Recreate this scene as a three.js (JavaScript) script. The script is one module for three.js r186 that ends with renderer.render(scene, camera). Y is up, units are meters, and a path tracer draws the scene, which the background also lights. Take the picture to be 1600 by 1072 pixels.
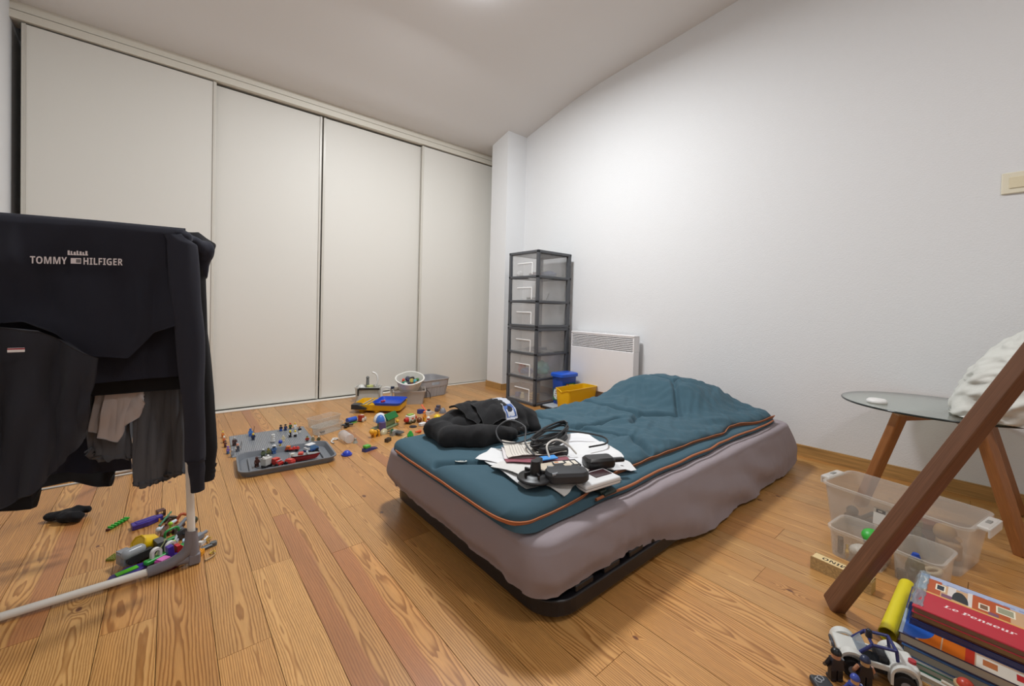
import * as THREE from 'three';
import { RoundedBoxGeometry } from 'three/addons/geometries/RoundedBoxGeometry.js';
import { mergeGeometries, mergeVertices, toCreasedNormals } from 'three/addons/utils/BufferGeometryUtils.js';
import { MarchingCubes } from 'three/addons/objects/MarchingCubes.js';
import { RectAreaLightUniformsLib } from 'three/addons/lights/RectAreaLightUniformsLib.js';
import { ImprovedNoise } from 'three/addons/math/ImprovedNoise.js';

// ------------------------------------------------------------------ camera, lamp, exposure
const scene = new THREE.Scene();
scene.background = new THREE.Color(0x0b0b0c);
const camera = new THREE.PerspectiveCamera(2 * Math.atan(536 / 634.16) * 180 / Math.PI, 1600 / 1072, 0.02, 30);
camera.position.set(0, 0.83, 0);
camera.rotation.order = 'YXZ';
camera.rotation.set(-1.0302 * Math.PI / 180, -40.157 * Math.PI / 180, 1.476 * Math.PI / 180);
camera.setViewOffset(1600, 1072, 0, 42.85, 1600, 1072);
camera.updateProjectionMatrix();
const renderer = new THREE.WebGLRenderer({ antialias: true });
renderer.toneMapping = THREE.LinearToneMapping;
renderer.toneMappingExposure = 1.06;
renderer.shadowMap.enabled = true;
RectAreaLightUniformsLib.init();
const LAMP = new THREE.Vector3(1.33, 2.748, -1.95);
const lampLight = new THREE.RectAreaLight(new THREE.Color(0.95, 0.98, 1.0), 150, 0.34, 0.34);
lampLight.position.copy(LAMP); lampLight.rotation.x = -Math.PI / 2;
scene.add(lampLight);
const LAMP2 = new THREE.Vector3(0.9, 2.87, 0.75);
const lampLight2 = new THREE.RectAreaLight(new THREE.Color(1.0, 0.97, 0.95), 50, 0.34, 0.34);
lampLight2.position.copy(LAMP2); lampLight2.rotation.x = -Math.PI / 2;
scene.add(lampLight2);

// ------------------------------------------------------------------ helpers
let seed = 20240611;
const rnd = () => { seed = (seed * 1664525 + 1013904223) >>> 0; return seed / 4294967296; };
const rr = (a, b) => a + (b - a) * rnd();
const perlin = new ImprovedNoise();
const nz = (x, y = 0, z = 0) => perlin.noise(x + 31.7, y + 17.3, z + 5.9);
const fbm = (x, y = 0, z = 0) => nz(x, y, z) + 0.5 * nz(2.03 * x, 2.03 * y, 2.03 * z) + 0.25 * nz(4.1 * x, 4.1 * y, 4.1 * z);
const sm = (a, b, x) => { const t = Math.min(1, Math.max(0, (x - a) / (b - a))); return t * t * (3 - 2 * t); };
const lerp = (a, b, t) => a + (b - a) * t;
const matCache = new Map();
function M(hex, rough = 0.6, o = {}) {
  const k = hex + '|' + rough + '|' + JSON.stringify(o);
  if (!matCache.has(k)) matCache.set(k, new THREE.MeshPhysicalMaterial({ color: hex, roughness: rough, side: THREE.DoubleSide, ...o }));
  return matCache.get(k);
}
const plastic = hex => M(hex, 0.32);
const frost = (hex, tr = 0.75, ro = 0.35) => M(hex, ro, { transmission: tr, thickness: 0, ior: 1.3 });
const used = new Map();
function numbered(n) { const c = used.get(n) || 0; used.set(n, c + 1); return c ? n + '_' + String(c).padStart(3, '0') : n; }
function tag(o, label, category, group) { o.userData.label = label; o.userData.category = category; if (group) o.userData.group = group; return o; }
function mesh(g, m) { const o = new THREE.Mesh(Array.isArray(g) ? join(g) : g, m); o.castShadow = o.receiveShadow = true; return o; }
function join(list) {
  const L = list.map(g => { let q = g.index ? g.toNonIndexed() : g; if (!q.attributes.normal) q.computeVertexNormals(); if (!q.attributes.uv) q.setAttribute('uv', new THREE.BufferAttribute(new Float32Array(q.attributes.position.count * 2), 2)); for (const k of Object.keys(q.attributes)) if (!['position', 'normal', 'uv'].includes(k)) q.deleteAttribute(k); return q; });
  return mergeGeometries(L);
}
function thing(name, label, category, [x, y, z] = [0, 0, 0], turn = 0, group) {
  const o = new THREE.Group(); o.name = numbered(name); o.position.set(x, y, z); o.rotation.y = turn; scene.add(o);
  return tag(o, label, category, group);
}
function part(parent, name, g, m, label) { const o = mesh(g, m); o.name = name; if (label) o.userData.label = label; parent.add(o); return o; }
function solo(name, g, m, label, category, [x, y, z] = [0, 0, 0], turn = 0, group) {
  const o = mesh(g, m); o.name = numbered(name); o.position.set(x, y, z); o.rotation.y = turn; scene.add(o); return tag(o, label, category, group);
}
function struct(name, g, m, label, category) { const o = mesh(g, m); o.name = name; o.userData.kind = 'structure'; scene.add(o); if (label) tag(o, label, category); return o; }
const T = (g, x, y, z) => g.translate(x, y, z);
const box = (w, h, d, x = 0, y = 0, z = 0) => new THREE.BoxGeometry(w, h, d).translate(x, y, z);
const rbox = (w, h, d, r = 0.004, x = 0, y = 0, z = 0) => new RoundedBoxGeometry(w, h, d, 2, Math.min(r, w * 0.49, h * 0.49, d * 0.49)).translate(x, y, z);
const cyl = (r0, r1, h, n = 16, x = 0, y = 0, z = 0) => new THREE.CylinderGeometry(r0, r1, h, n).translate(x, y, z);
const sph = (r, x = 0, y = 0, z = 0, n = 12) => new THREE.SphereGeometry(r, n, Math.max(6, n * 0.7 | 0)).translate(x, y, z);
const V = (x, y, z) => new THREE.Vector3(x, y, z);
function bar(a, b, r, n = 12) {   // straight round bar
  const A = V(...a), B = V(...b), L = A.distanceTo(B), g = new THREE.CylinderGeometry(r, r, L, n);
  g.applyQuaternion(new THREE.Quaternion().setFromUnitVectors(V(0, 1, 0), B.clone().sub(A).normalize()));
  return g.translate((A.x + B.x) / 2, (A.y + B.y) / 2, (A.z + B.z) / 2);
}
function plank3(a, b, w, t, hint = [0, 0, 1], r = 0.006, taper = 1) { // rectangular rounded bar from a to b, width w along hint
  const A = V(...a), B = V(...b), y = B.clone().sub(A), L = y.length(); y.normalize();
  const x = V(...hint); x.addScaledVector(y, -x.dot(y)).normalize(); const z = x.clone().cross(y);
  const g = rbox(w, L, t, r); if (taper !== 1) { const p = g.attributes.position; for (let i = 0; i < p.count; i++) { const k = lerp(1, taper, p.getY(i) / L + 0.5); p.setX(i, p.getX(i) * k); p.setZ(i, p.getZ(i) * k); } } g.applyMatrix4(new THREE.Matrix4().makeBasis(x, y, z));
  return g.translate((A.x + B.x) / 2, (A.y + B.y) / 2, (A.z + B.z) / 2);
}
function tube(pts, r, seg = 48, n = 8, closed = false) { return new THREE.TubeGeometry(new THREE.CatmullRomCurve3(pts.map(p => V(...p)), closed, 'centripetal'), seg, r, n, closed); }
function extr(pts, depth, bevel = 0) { const s = new THREE.Shape(pts.map(p => new THREE.Vector2(...p))); return new THREE.ExtrudeGeometry(s, { depth, bevelEnabled: bevel > 0, bevelSize: bevel, bevelThickness: bevel, bevelSegments: 2, curveSegments: 10 }); }
function grid(fn, nu, nv, closeU = false) { // open surface from fn(u,v) -> [x,y,z]
  const P = [], U = [], I = [];
  for (let j = 0; j <= nv; j++) for (let i = 0; i <= nu; i++) { P.push(...fn(i / nu, j / nv)); U.push(i / nu, j / nv); }
  for (let j = 0; j < nv; j++) for (let i = 0; i < nu; i++) { const a = j * (nu + 1) + i, b = a + 1, c = a + nu + 1, d = c + 1; I.push(a, b, c, b, d, c); }
  const g = new THREE.BufferGeometry(); g.setAttribute('position', new THREE.Float32BufferAttribute(P, 3)); g.setAttribute('uv', new THREE.Float32BufferAttribute(U, 2)); g.setIndex(I); g.computeVertexNormals(); return g;
}
function shell(fn, nu, nv, t) { // closed sheet of thickness t around fn
  const g = grid(fn, nu, nv), p = g.attributes.position, n = g.attributes.normal, N = p.count, P = new Float32Array(N * 6), U = new Float32Array(N * 4), I = [];
  for (let i = 0; i < N; i++) for (let k = 0; k < 3; k++) { const q = p.array[3 * i + k], m = n.array[3 * i + k] * t / 2; P[3 * i + k] = q + m; P[3 * (N + i) + k] = q - m; }
  U.set(g.attributes.uv.array, 0); U.set(g.attributes.uv.array, 2 * N);
  const id = g.index.array; for (let i = 0; i < id.length; i += 3) { I.push(id[i], id[i + 1], id[i + 2], N + id[i], N + id[i + 2], N + id[i + 1]); }
  const W = nu + 1, edge = (a, b) => I.push(a, N + a, b, b, N + a, N + b);
  for (let i = 0; i < nu; i++) { edge(i + 1, i); edge(nv * W + i, nv * W + i + 1); }
  for (let j = 0; j < nv; j++) { edge(j * W, (j + 1) * W); edge((j + 1) * W + nu, j * W + nu); }
  const o = new THREE.BufferGeometry(); o.setAttribute('position', new THREE.BufferAttribute(P, 3)); o.setAttribute('uv', new THREE.BufferAttribute(U, 2)); o.setIndex(I); o.computeVertexNormals(); return o;
}
function rrect(w, d, r, n = 6) { // rounded rectangle outline, counter clockwise, 4*(n+1) points
  const o = []; r = Math.min(r, w / 2 - 1e-4, d / 2 - 1e-4);
  for (let q = 0; q < 4; q++) { const cx = [1, -1, -1, 1][q] * (w / 2 - r), cz = [1, 1, -1, -1][q] * (d / 2 - r);
    for (let i = 0; i <= n; i++) { const a = (q + i / n) * Math.PI / 2; o.push([cx + r * Math.cos(a), cz + r * Math.sin(a)]); } }
  return o;
}
function loft(rings, { n = 6, caps = [true, true], mod = null, skip = null, crease = 0.7, div = 1 } = {}) { // rings: [w, d, r, y]
  const P = [], I = []; let N = 0;
  rings.forEach(([w, d, r, y, ox = 0, oz = 0], k) => {
    let o = rrect(w, d, r, n);
    if (div > 1) { const q = []; o.forEach((p, i) => { const e = o[(i + 1) % o.length], long = Math.hypot(e[0] - p[0], e[1] - p[1]) > r * 0.6; for (let s = 0; s < (long || true ? div : 1); s++) q.push([lerp(p[0], e[0], s / div), lerp(p[1], e[1], s / div)]); }); o = q; }
    N = o.length; o.forEach(([x, z], i) => { const m = mod ? mod(k, i / N, x, z) : 0; const L = Math.hypot(x, z) || 1; P.push(x + ox + m * x / L, y, z + oz + m * z / L); });
  });
  for (let k = 0; k < rings.length - 1; k++) for (let i = 0; i < N; i++) { if (skip && skip(k, i / N)) continue; const a = k * N + i, b = k * N + (i + 1) % N; I.push(a, a + N, b, b, a + N, b + N); }
  if (caps[0]) { const c = P.length / 3, r = rings[0]; P.push(r[4] || 0, r[3], r[5] || 0); for (let i = 0; i < N; i++) I.push(c, i, (i + 1) % N); }
  if (caps[1]) { const b = (rings.length - 1) * N, c = P.length / 3, r = rings[rings.length - 1]; P.push(r[4] || 0, r[3], r[5] || 0); for (let i = 0; i < N; i++) I.push(c, b + (i + 1) % N, b + i); }
  let g = new THREE.BufferGeometry(); g.setAttribute('position', new THREE.Float32BufferAttribute(P, 3)); g.setIndex(I); g.computeVertexNormals();
  return crease ? toCreasedNormals(g, crease) : g;
}
// open container: outer wall, rim lip, inner wall, floor
function tub(wt, dt, wb, db, h, { t = 0.003, r = 0.02, lip = 0.008, lipH = 0.008, ...o } = {}) {
  return loft([[wb, db, r, 0], [wb, db, r, 0.001], [lerp(wb, wt, (h - lipH) / h), lerp(db, dt, (h - lipH) / h), r, h - lipH], [wt + lip * 2, dt + lip * 2, r + lip, h - lipH], [wt + lip * 2, dt + lip * 2, r + lip, h],
    [wt - 2 * t, dt - 2 * t, r, h], [wb - 2 * t, db - 2 * t, r, t]], o);
}
function blob(caps, { cell = 0.008, k = 0.02, disp = null, pad = 0.03 } = {}) { // caps: [ax,ay,az, bx,by,bz, ra, rb, sy]
  const mn = V(9, 9, 9), mx = V(-9, -9, -9);
  for (const c of caps) for (const e of [0, 3]) { const r = Math.max(c[6], c[7]) + pad; mn.min(V(c[e] - r, c[e + 1] - r, c[e + 2] - r)); mx.max(V(c[e] + r, c[e + 1] + r, c[e + 2] + r)); }
  const ext = Math.max(mx.x - mn.x, mx.y - mn.y, mx.z - mn.z) / 2, ctr = mn.clone().add(mx).multiplyScalar(0.5), n = Math.min(110, Math.ceil(2 * ext / cell));
  const mc = new MarchingCubes(n, new THREE.MeshBasicMaterial(), false, false, 160000), h = n / 2;
  mc.isolation = 0;
  for (let z = 0; z < n; z++) for (let y = 0; y < n; y++) for (let x = 0; x < n; x++) {
    const px = ctr.x + (x - h) / h * ext, py = ctr.y + (y - h) / h * ext, pz = ctr.z + (z - h) / h * ext; let s = 1e3;
    for (const c of caps) {
      const bx = c[3] - c[0], by = c[4] - c[1], bz = c[5] - c[2], ax = px - c[0], ay = py - c[1], az = pz - c[2], L = bx * bx + by * by + bz * bz || 1e-9;
      const t = Math.min(1, Math.max(0, (ax * bx + ay * by + az * bz) / L)), q = c[8] || 1;
      const d = Math.hypot(ax - t * bx, (ay - t * by) / q, az - t * bz) - lerp(c[6], c[7], t);
      const hh = Math.max(k - Math.abs(s - d), 0) / k; s = Math.min(s, d) - hh * hh * k / 4;
    }
    if (disp && Math.abs(s) < 0.05) s += disp(px, py, pz);
    mc.field[x + y * n + z * n * n] = -s;
  }
  mc.update();
  const P = mc.positionArray.slice(0, mc.count * 3); let g = new THREE.BufferGeometry();
  for (let i = 0; i < P.length; i += 3) { P[i] = ctr.x + P[i] * ext; P[i + 1] = ctr.y + P[i + 1] * ext; P[i + 2] = ctr.z + P[i + 2] * ext; }
  g.setAttribute('position', new THREE.BufferAttribute(new Float32Array(P), 3)); g = mergeVertices(g, 1e-4); g.computeVertexNormals(); return g;
}
const caster = new THREE.Raycaster();
function topOf(o, x, z, dflt = 0) { o.updateMatrixWorld(true); caster.set(V(x, 3, z), V(0, -1, 0)); const h = caster.intersectObject(o, true); return h.length ? h[0].point.y : dflt; }
function dataTex(w, h, fn, srgb = true) {
  const d = new Uint8Array(w * h * 4);
  for (let y = 0; y < h; y++) for (let x = 0; x < w; x++) { const c = fn(x, y), i = 4 * (y * w + x); d[i] = Math.max(0, Math.min(255, c[0])); d[i + 1] = Math.max(0, Math.min(255, c[1])); d[i + 2] = Math.max(0, Math.min(255, c[2])); d[i + 3] = 255; }
  const t = new THREE.DataTexture(d, w, h); t.magFilter = THREE.LinearFilter; t.minFilter = THREE.LinearMipmapLinearFilter; t.generateMipmaps = true; t.wrapS = t.wrapT = THREE.RepeatWrapping; if (srgb) t.colorSpace = THREE.SRGBColorSpace; t.needsUpdate = true; return t;
}
function canvasTex(w, h, draw) { const c = document.createElement('canvas'); c.width = w; c.height = h; draw(c.getContext('2d'), w, h); const t = new THREE.CanvasTexture(c); t.colorSpace = THREE.SRGBColorSpace; t.anisotropy = 4; return t; }
function boxUV(g, s = 1) { const p = g.attributes.position, n = g.attributes.normal, u = new Float32Array(p.count * 2);
  for (let i = 0; i < p.count; i++) { const a = [Math.abs(n.getX(i)), Math.abs(n.getY(i)), Math.abs(n.getZ(i))]; const [x, y, z] = [p.getX(i), p.getY(i), p.getZ(i)];
    if (a[1] >= a[0] && a[1] >= a[2]) { u[2 * i] = x * s; u[2 * i + 1] = z * s; } else if (a[0] >= a[2]) { u[2 * i] = z * s; u[2 * i + 1] = y * s; } else { u[2 * i] = x * s; u[2 * i + 1] = y * s; } }
  g.setAttribute('uv', new THREE.BufferAttribute(u, 2)); return g; }

// ------------------------------------------------------------------ surface textures
// pine boards: 16 strips side by side, each 0.109 m x 1.9 m of flat sawn grain
const NS = 16, woodTex = (() => {
  const W = 2048, H = 2048, sw = W / NS, S = [];
  for (let k = 0; k < NS; k++) {
    const kn = []; const nk = [1, 0, 2, 0, 1, 1, 0, 2][k % 8];
    for (let i = 0; i < nk; i++) kn.push([rr(-4, 4), rr(8, 182), rr(0.35, 0.9)]);
    S.push({ x0: rr(-4, 4), d0: k % 5 === 1 ? rr(5, 8) : rr(0.2, 2.2), sl: rr(-0.016, 0.016), sp: rr(0.34, 0.6), red: k === 3 || k === 11 ? rr(-1, 0.6) : -99, tone: rr(0.96, 1.04), kn, q: k * 13.7 });
  }
  return dataTex(W, H, (x, y) => {
    const k = Math.min(NS - 1, x / sw | 0), s = S[k], u = ((x - k * sw) / sw - 0.5) * 10.9, v = y / H * 190;
    let d = s.d0 + s.sl * (v - 95) + 1.3 * nz(v * 0.02, s.q) + 0.5 * nz(v * 0.07, s.q, 3), x0 = s.x0 + 1.2 * nz(v * 0.018, s.q, 8);
    let r = Math.sqrt((u - x0) * (u - x0) + d * d) + 0.28 * nz(u * 0.5, v * 0.06, s.q) + 0.1 * nz(u * 1.6, v * 0.2, s.q), dark = 0;
    for (const [ku, kv, kr] of s.kn) { const e = Math.hypot((u - ku), (v - kv) * 0.55); r += 1.5 * Math.exp(-e * e / (kr * kr * 6)); if (e < kr * 1.3) dark = Math.max(dark, sm(kr * 1.1, kr * 0.5, e)); }
    const p = ((r / s.sp) % 1 + 1) % 1, late = sm(0.35, 0.86, p) * (1 - sm(0.9, 1, p));
    const fib = 0.05 * nz(u * 9, v * 0.35, s.q) + 0.05 * nz(u * 2.2, v * 0.1, s.q + 4);
    const t = s.tone * (1 + fib) + 0.04 * nz(u * 0.3, v * 0.04, s.q);
    const redm = s.red > -50 ? sm(0.5, -0.5, u - s.red + 1.2 * nz(v * 0.03, s.q, 2)) : 0;
    let c = [lerp(206, 160, late), lerp(160, 112, late), lerp(100, 58, late)];
    c = [lerp(c[0], 182 - 22 * late, redm), lerp(c[1], 130 - 24 * late, redm), lerp(c[2], 84 - 18 * late, redm)];
    c = [lerp(c[0], 108, dark), lerp(c[1], 64, dark), lerp(c[2], 36, dark)];
    return [c[0] * t, c[1] * t, c[2] * t];
  });
})();
const woodMats = ['#f6f2ee', '#f4ebe0', '#efe2d4', '#ecdccb', '#f4eade'].map(c => new THREE.MeshPhysicalMaterial({ map: woodTex, color: c, roughness: 0.36, clearcoat: 0.25, clearcoatRoughness: 0.3 }));
const plasterTex = dataTex(256, 256, (x, y) => { const v = 128 + 60 * nz(x * 0.13, y * 0.13) + 50 * nz(x * 0.4, y * 0.4) + 20 * nz(x * 0.03, y * 0.03); return [v, v, v]; }, false);
const wallMat = new THREE.MeshStandardMaterial({ color: new THREE.Color(0.755, 0.76, 0.765), roughness: 0.9, bumpMap: plasterTex, bumpScale: 0.0012 });
const ceilMat = new THREE.MeshStandardMaterial({ color: new THREE.Color(0.74, 0.725, 0.71), roughness: 0.95 });
const weave = dataTex(256, 256, (x, y) => { const v = 128 + 55 * Math.sin(x * Math.PI / 2) * Math.sin(y * Math.PI / 2) + 60 * nz(x * 0.11, y * 0.11) + 50 * nz(x * 0.6, y * 0.6); return [v, v, v]; }, false);
const fabric = (hex, rep = 14, bs = 0.0012, sheen = 0.3) => { const t = weave.clone(); t.repeat.set(rep, rep); t.needsUpdate = true; return new THREE.MeshPhysicalMaterial({ color: hex, roughness: 0.95, bumpMap: t, bumpScale: bs, sheen, sheenRoughness: 0.6, sheenColor: new THREE.Color(hex).lerp(new THREE.Color(0xffffff), 0.25), side: THREE.DoubleSide }); };
const grainTex = dataTex(128, 512, (x, y) => { const v = 1 + 0.16 * nz(x * 0.22, y * 0.012) + 0.1 * nz(x * 0.7, y * 0.03) + 0.06 * nz(x * 0.05, y * 0.02); return [225 * v, 225 * v, 225 * v]; });
const stained = (hex, rough = 0.5) => new THREE.MeshPhysicalMaterial({ map: grainTex, color: hex, roughness: rough });

// ------------------------------------------------------------------ the room
const PW = 0.109, X0 = -0.71, ZC = -3.65, ZB = 1.6;
const wx = z => 2.823 + (z + 3.182) * 0.0213;          // inner face of the slightly skewed right wall
const floor = struct('floor', box(4.4, 0.06, 6.2, 1.3, -0.05, -1.35), M(0x2a1a0e, 0.9), 'golden varnished pine plank floor running towards the wardrobe', 'floor');
const FIX = { 0: [-1.13], 1: [-1.448], 2: [-1.77], 12: [-0.458] };
for (let r = -8; r < 26; r++) {
  const xa = Math.max(X0, 0.091 + r * PW), xb = Math.min(2.925, 0.091 + (r + 1) * PW);
  let cuts = [];
  if (FIX[r]) { cuts = [FIX[r][0] - rr(1.2, 1.6), FIX[r][0], FIX[r][0] + rr(1.2, 1.5)]; }
  else for (let z = ZC - 0.06 + rr(0.3, 1.5); z < ZB; z += rr(1.15, 1.8)) cuts.push(z);
  cuts = [ZC - 0.06, ...cuts.filter(z => z > ZC + 0.15 && z < ZB - 0.15), ZB];
  for (let i = 0; i < cuts.length - 1; i++) {
    let za = cuts[i], zb = cuts[i + 1]; const L = zb - za; if (L > 1.9) { cuts.splice(i + 1, 0, za + L / 2); zb = cuts[i + 1]; }
    const len = zb - za, g = box(xb - xa - 0.0014, 0.02, len - 0.0012, (xa + xb) / 2, -0.0102 + rr(-0.0003, 0.0002), (za + zb) / 2);
    let k = rnd() * NS | 0; if (r === 3) k = i % 2 ? 3 : 11; else if ((k === 3 || k === 11) && rnd() < 0.45) k -= 1;
    const v0 = rnd() * (1 - len / 1.9), fu = r === 3 ? 0 : rnd() < 0.5, fv = rnd() < 0.5, p = g.attributes.position, uv = g.attributes.uv;
    for (let j = 0; j < p.count; j++) { let a = (p.getX(j) - xa) / PW, b = (p.getZ(j) - za) / 1.9; if (fu) a = 1 - a; if (fv) b = len / 1.9 - b; uv.setXY(j, (k + 0.02 + 0.96 * Math.min(1, Math.max(0, a))) / NS, v0 + b); }
    part(floor, 'plank', g, woodMats[rnd() * 5 | 0]);
  }
}
const ceilPts = [[-4.35, 2.5], [-3.65, 2.515], [-3.436, 2.535], [-3.187, 2.605], [-2.847, 2.69], [-2.53, 2.765], [-2.18, 2.815], [-1.876, 2.842], [-1.61, 2.866], [-1.378, 2.888], [-1.145, 2.91], [-0.6, 2.945], [0.2, 2.965], [1.7, 2.97]];
{
  const c = new THREE.SplineCurve(ceilPts.map(p => new THREE.Vector2(...p))).getPoints(90);
  const g = extr([...c.map(p => [-p.x, p.y]), [-1.7, 3.12], [4.35, 3.12]], 3.75); g.rotateY(Math.PI / 2); g.translate(-0.76, 0, 0);
  struct('ceiling', toCreasedNormals(g, 0.5), ceilMat, 'curved off-white plaster ceiling sloping down to the wardrobe', 'ceiling');
}
function wallBox(name, a, b, h0, h1, t, label) { // a,b: [x,z] along the inner face, thickness to the right hand side of a->b
  const dx = b[0] - a[0], dz = b[1] - a[1], L = Math.hypot(dx, dz), g = boxUV(box(L, h1 - h0, Math.abs(t), L / 2, (h0 + h1) / 2, t / 2), 4);
  g.rotateY(Math.atan2(-dz, dx)); g.translate(a[0], 0, a[1]); return struct(name, g, wallMat, label, 'wall');
}
wallBox('wall_right', [wx(-4.35), -4.35], [wx(1.6), 1.6], 0, 3.1, -0.12, 'smooth white plaster wall with the radiator and light switch');
wallBox('wall_left', [X0, 1.6], [X0, -4.35], 0, 3.1, -0.12, 'narrow strip of white wall beside the wardrobe gap');
wallBox('wall_front', [wx(1.6), 1.6], [X0, 1.6], 0, 3.1, -0.12, 'plain white wall opposite the wardrobe');
wallBox('wall_back', [X0, -4.35], [wx(-4.35), -4.35], 0, 3.1, -0.1, 'dark back of the wardrobe behind the sliding doors');
struct('wall_pillar', boxUV(box(0.26, 2.62, 0.258, 2.577 + 0.13, 1.31, -3.182 - 0.129), 4), wallMat, 'white boxed pillar in the corner beside the wardrobe', 'pillar');
const bbMat = stained(0xc79a5c, 0.5);
{ const g = box(0.013, 0.066, 4.75, 0, 0.033, -0.8); g.rotateY(-0.0); const p = g.attributes.position; for (let i = 0; i < p.count; i++) p.setX(i, p.getX(i) + wx(p.getZ(i)) - 0.007); g.computeVertexNormals();
  struct('baseboard_right', g, bbMat, 'low pine skirting board along the radiator wall', 'skirting'); }
struct('baseboard_pillar', [box(0.012, 0.062, 0.27, 2.571, 0.031, -3.311), box(0.25, 0.062, 0.012, 2.69, 0.031, -3.176)], bbMat, 'pine skirting board wrapped round the corner pillar', 'skirting');
const cream = M(0xdad5c8, 0.5), doorMat = M(0xdcd9d1, 0.55), alu = M(0xd0ccc2, 0.35);
struct('trim_1', [rbox(3.6, 0.065, 0.03, 0.003, 1.08, 2.4975, ZC - 0.02), rbox(3.6, 0.046, 0.034, 0.003, 1.08, 2.437, ZC - 0.015), box(3.6, 0.03, 0.1, 1.08, 2.435, ZC - 0.09)], cream, 'cream top track above the sliding wardrobe doors', 'track');
struct('trim_2', [rbox(3.6, 0.012, 0.022, 0.003, 1.08, 0.006, ZC - 0.006), box(3.6, 0.006, 0.1, 1.08, 0.003, ZC - 0.06)], M(0xe8e5dc, 0.35), 'pale metal floor track below the sliding wardrobe doors', 'track');
function slideDoor(n, xa, xb, z, label) {
  const w = xb - xa, d = struct('door_' + n, box(w - 0.03, 2.385, 0.014, (xa + xb) / 2, 1.21, z - 0.002), doorMat, label, 'door');
  for (const x of [xa + 0.009, xb - 0.009]) part(d, 'edge_profile', [rbox(0.018, 2.39, 0.022, 0.004, x, 1.21, z), box(0.004, 2.39, 0.026, x + (x > (xa + xb) / 2 ? -0.007 : 0.007), 1.21, z)], alu);
  part(d, 'bottom_rail', box(w - 0.036, 0.008, 0.02, (xa + xb) / 2, 0.021, z), alu);
  return d;
}
slideDoor(1, -0.668, 0.246, ZC - 0.02, 'tall cream sliding wardrobe door behind the drying rack, beside the dark gap');
slideDoor(2, 0.215, 0.975, ZC - 0.062, 'recessed cream sliding wardrobe door behind the toy baseplate');
slideDoor(3, 0.985, 1.905, ZC - 0.062, 'recessed cream sliding wardrobe door behind the yellow toy tray');
slideDoor(4, 1.885, 2.815, ZC - 0.02, 'cream sliding wardrobe door next to the white pillar');
{ // flush ceiling lamp
  for (const [P, label, e] of [[LAMP, 'round white flush ceiling lamp above the sleeping bag', 14], [LAMP2, 'round white flush ceiling lamp near the wall opposite the wardrobe', 5]]) {
  const t = thing('ceiling_lamp', label, 'lamp', [P.x, P.y, P.z]);
  part(t, 'diffuser', new THREE.LatheGeometry([[0, 0.012], [0.1, 0.014], [0.16, 0.022], [0.185, 0.04], [0.188, 0.06], [0, 0.062]].map(p => new THREE.Vector2(...p)), 48), new THREE.MeshStandardMaterial({ color: 0xffffff, emissive: 0xf0f6ff, emissiveIntensity: e, roughness: 0.5 }), 'glowing white diffuser');
  part(t, 'base_plate', cyl(0.19, 0.19, 0.03, 48, 0, 0.079, 0), M(0xe8e8e8, 0.4));
  }
}
{ // electric panel radiator
  const t = thing('radiator', 'white electric panel heater with slotted grille on the wall beside the drawer tower', 'radiator', [wx(-2.1) - 0.03, 0, -2.102], -0.0213);
  const W = 0.655, y0 = 0.152, y1 = 0.642, white = M(0xe4e2e2, 0.4), gh = 0.115;
  part(t, 'body', [rbox(0.075, y1 - y0 - gh - 0.014, W, 0.006, -0.0375, (y0 + y1 - gh - 0.014) / 2, 0), rbox(0.075, 0.014, W, 0.004, -0.0375, y1 - 0.007, 0),
    box(0.07, gh, 0.012, -0.036, y1 - 0.014 - gh / 2, W / 2 - 0.007), box(0.07, gh, 0.012, -0.036, y1 - 0.014 - gh / 2, -W / 2 + 0.007), box(0.01, gh, W, -0.006, y1 - 0.014 - gh / 2, 0)], white);
  for (let i = 0; i < 8; i++) { const g = box(0.03, 0.0066, W - 0.02, 0, 0, 0); g.rotateZ(-0.25); part(t, 'slat', T(g, -0.058, y1 - 0.022 - i * 0.0142, 0), white); }
  for (const z of [-0.2, 0.2]) part(t, 'wall_bracket', box(0.028, 0.3, 0.03, 0.014, 0.4, z), M(0xbdbdbd, 0.5));
}
{ const t = thing('light_switch', 'cream rocker light switch high on the white wall above the glass table', 'switch', [wx(0.06), 1.45, 0.075], -0.0213);
  const c = M(0xe3dcc6, 0.4); part(t, 'cover_plate', rbox(0.012, 0.096, 0.14, 0.005, -0.006, 0, 0), c); part(t, 'rocker', rbox(0.006, 0.05, 0.094, 0.002, -0.0135, 0.0, 0), M(0xded3b4, 0.4)); }

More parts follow.
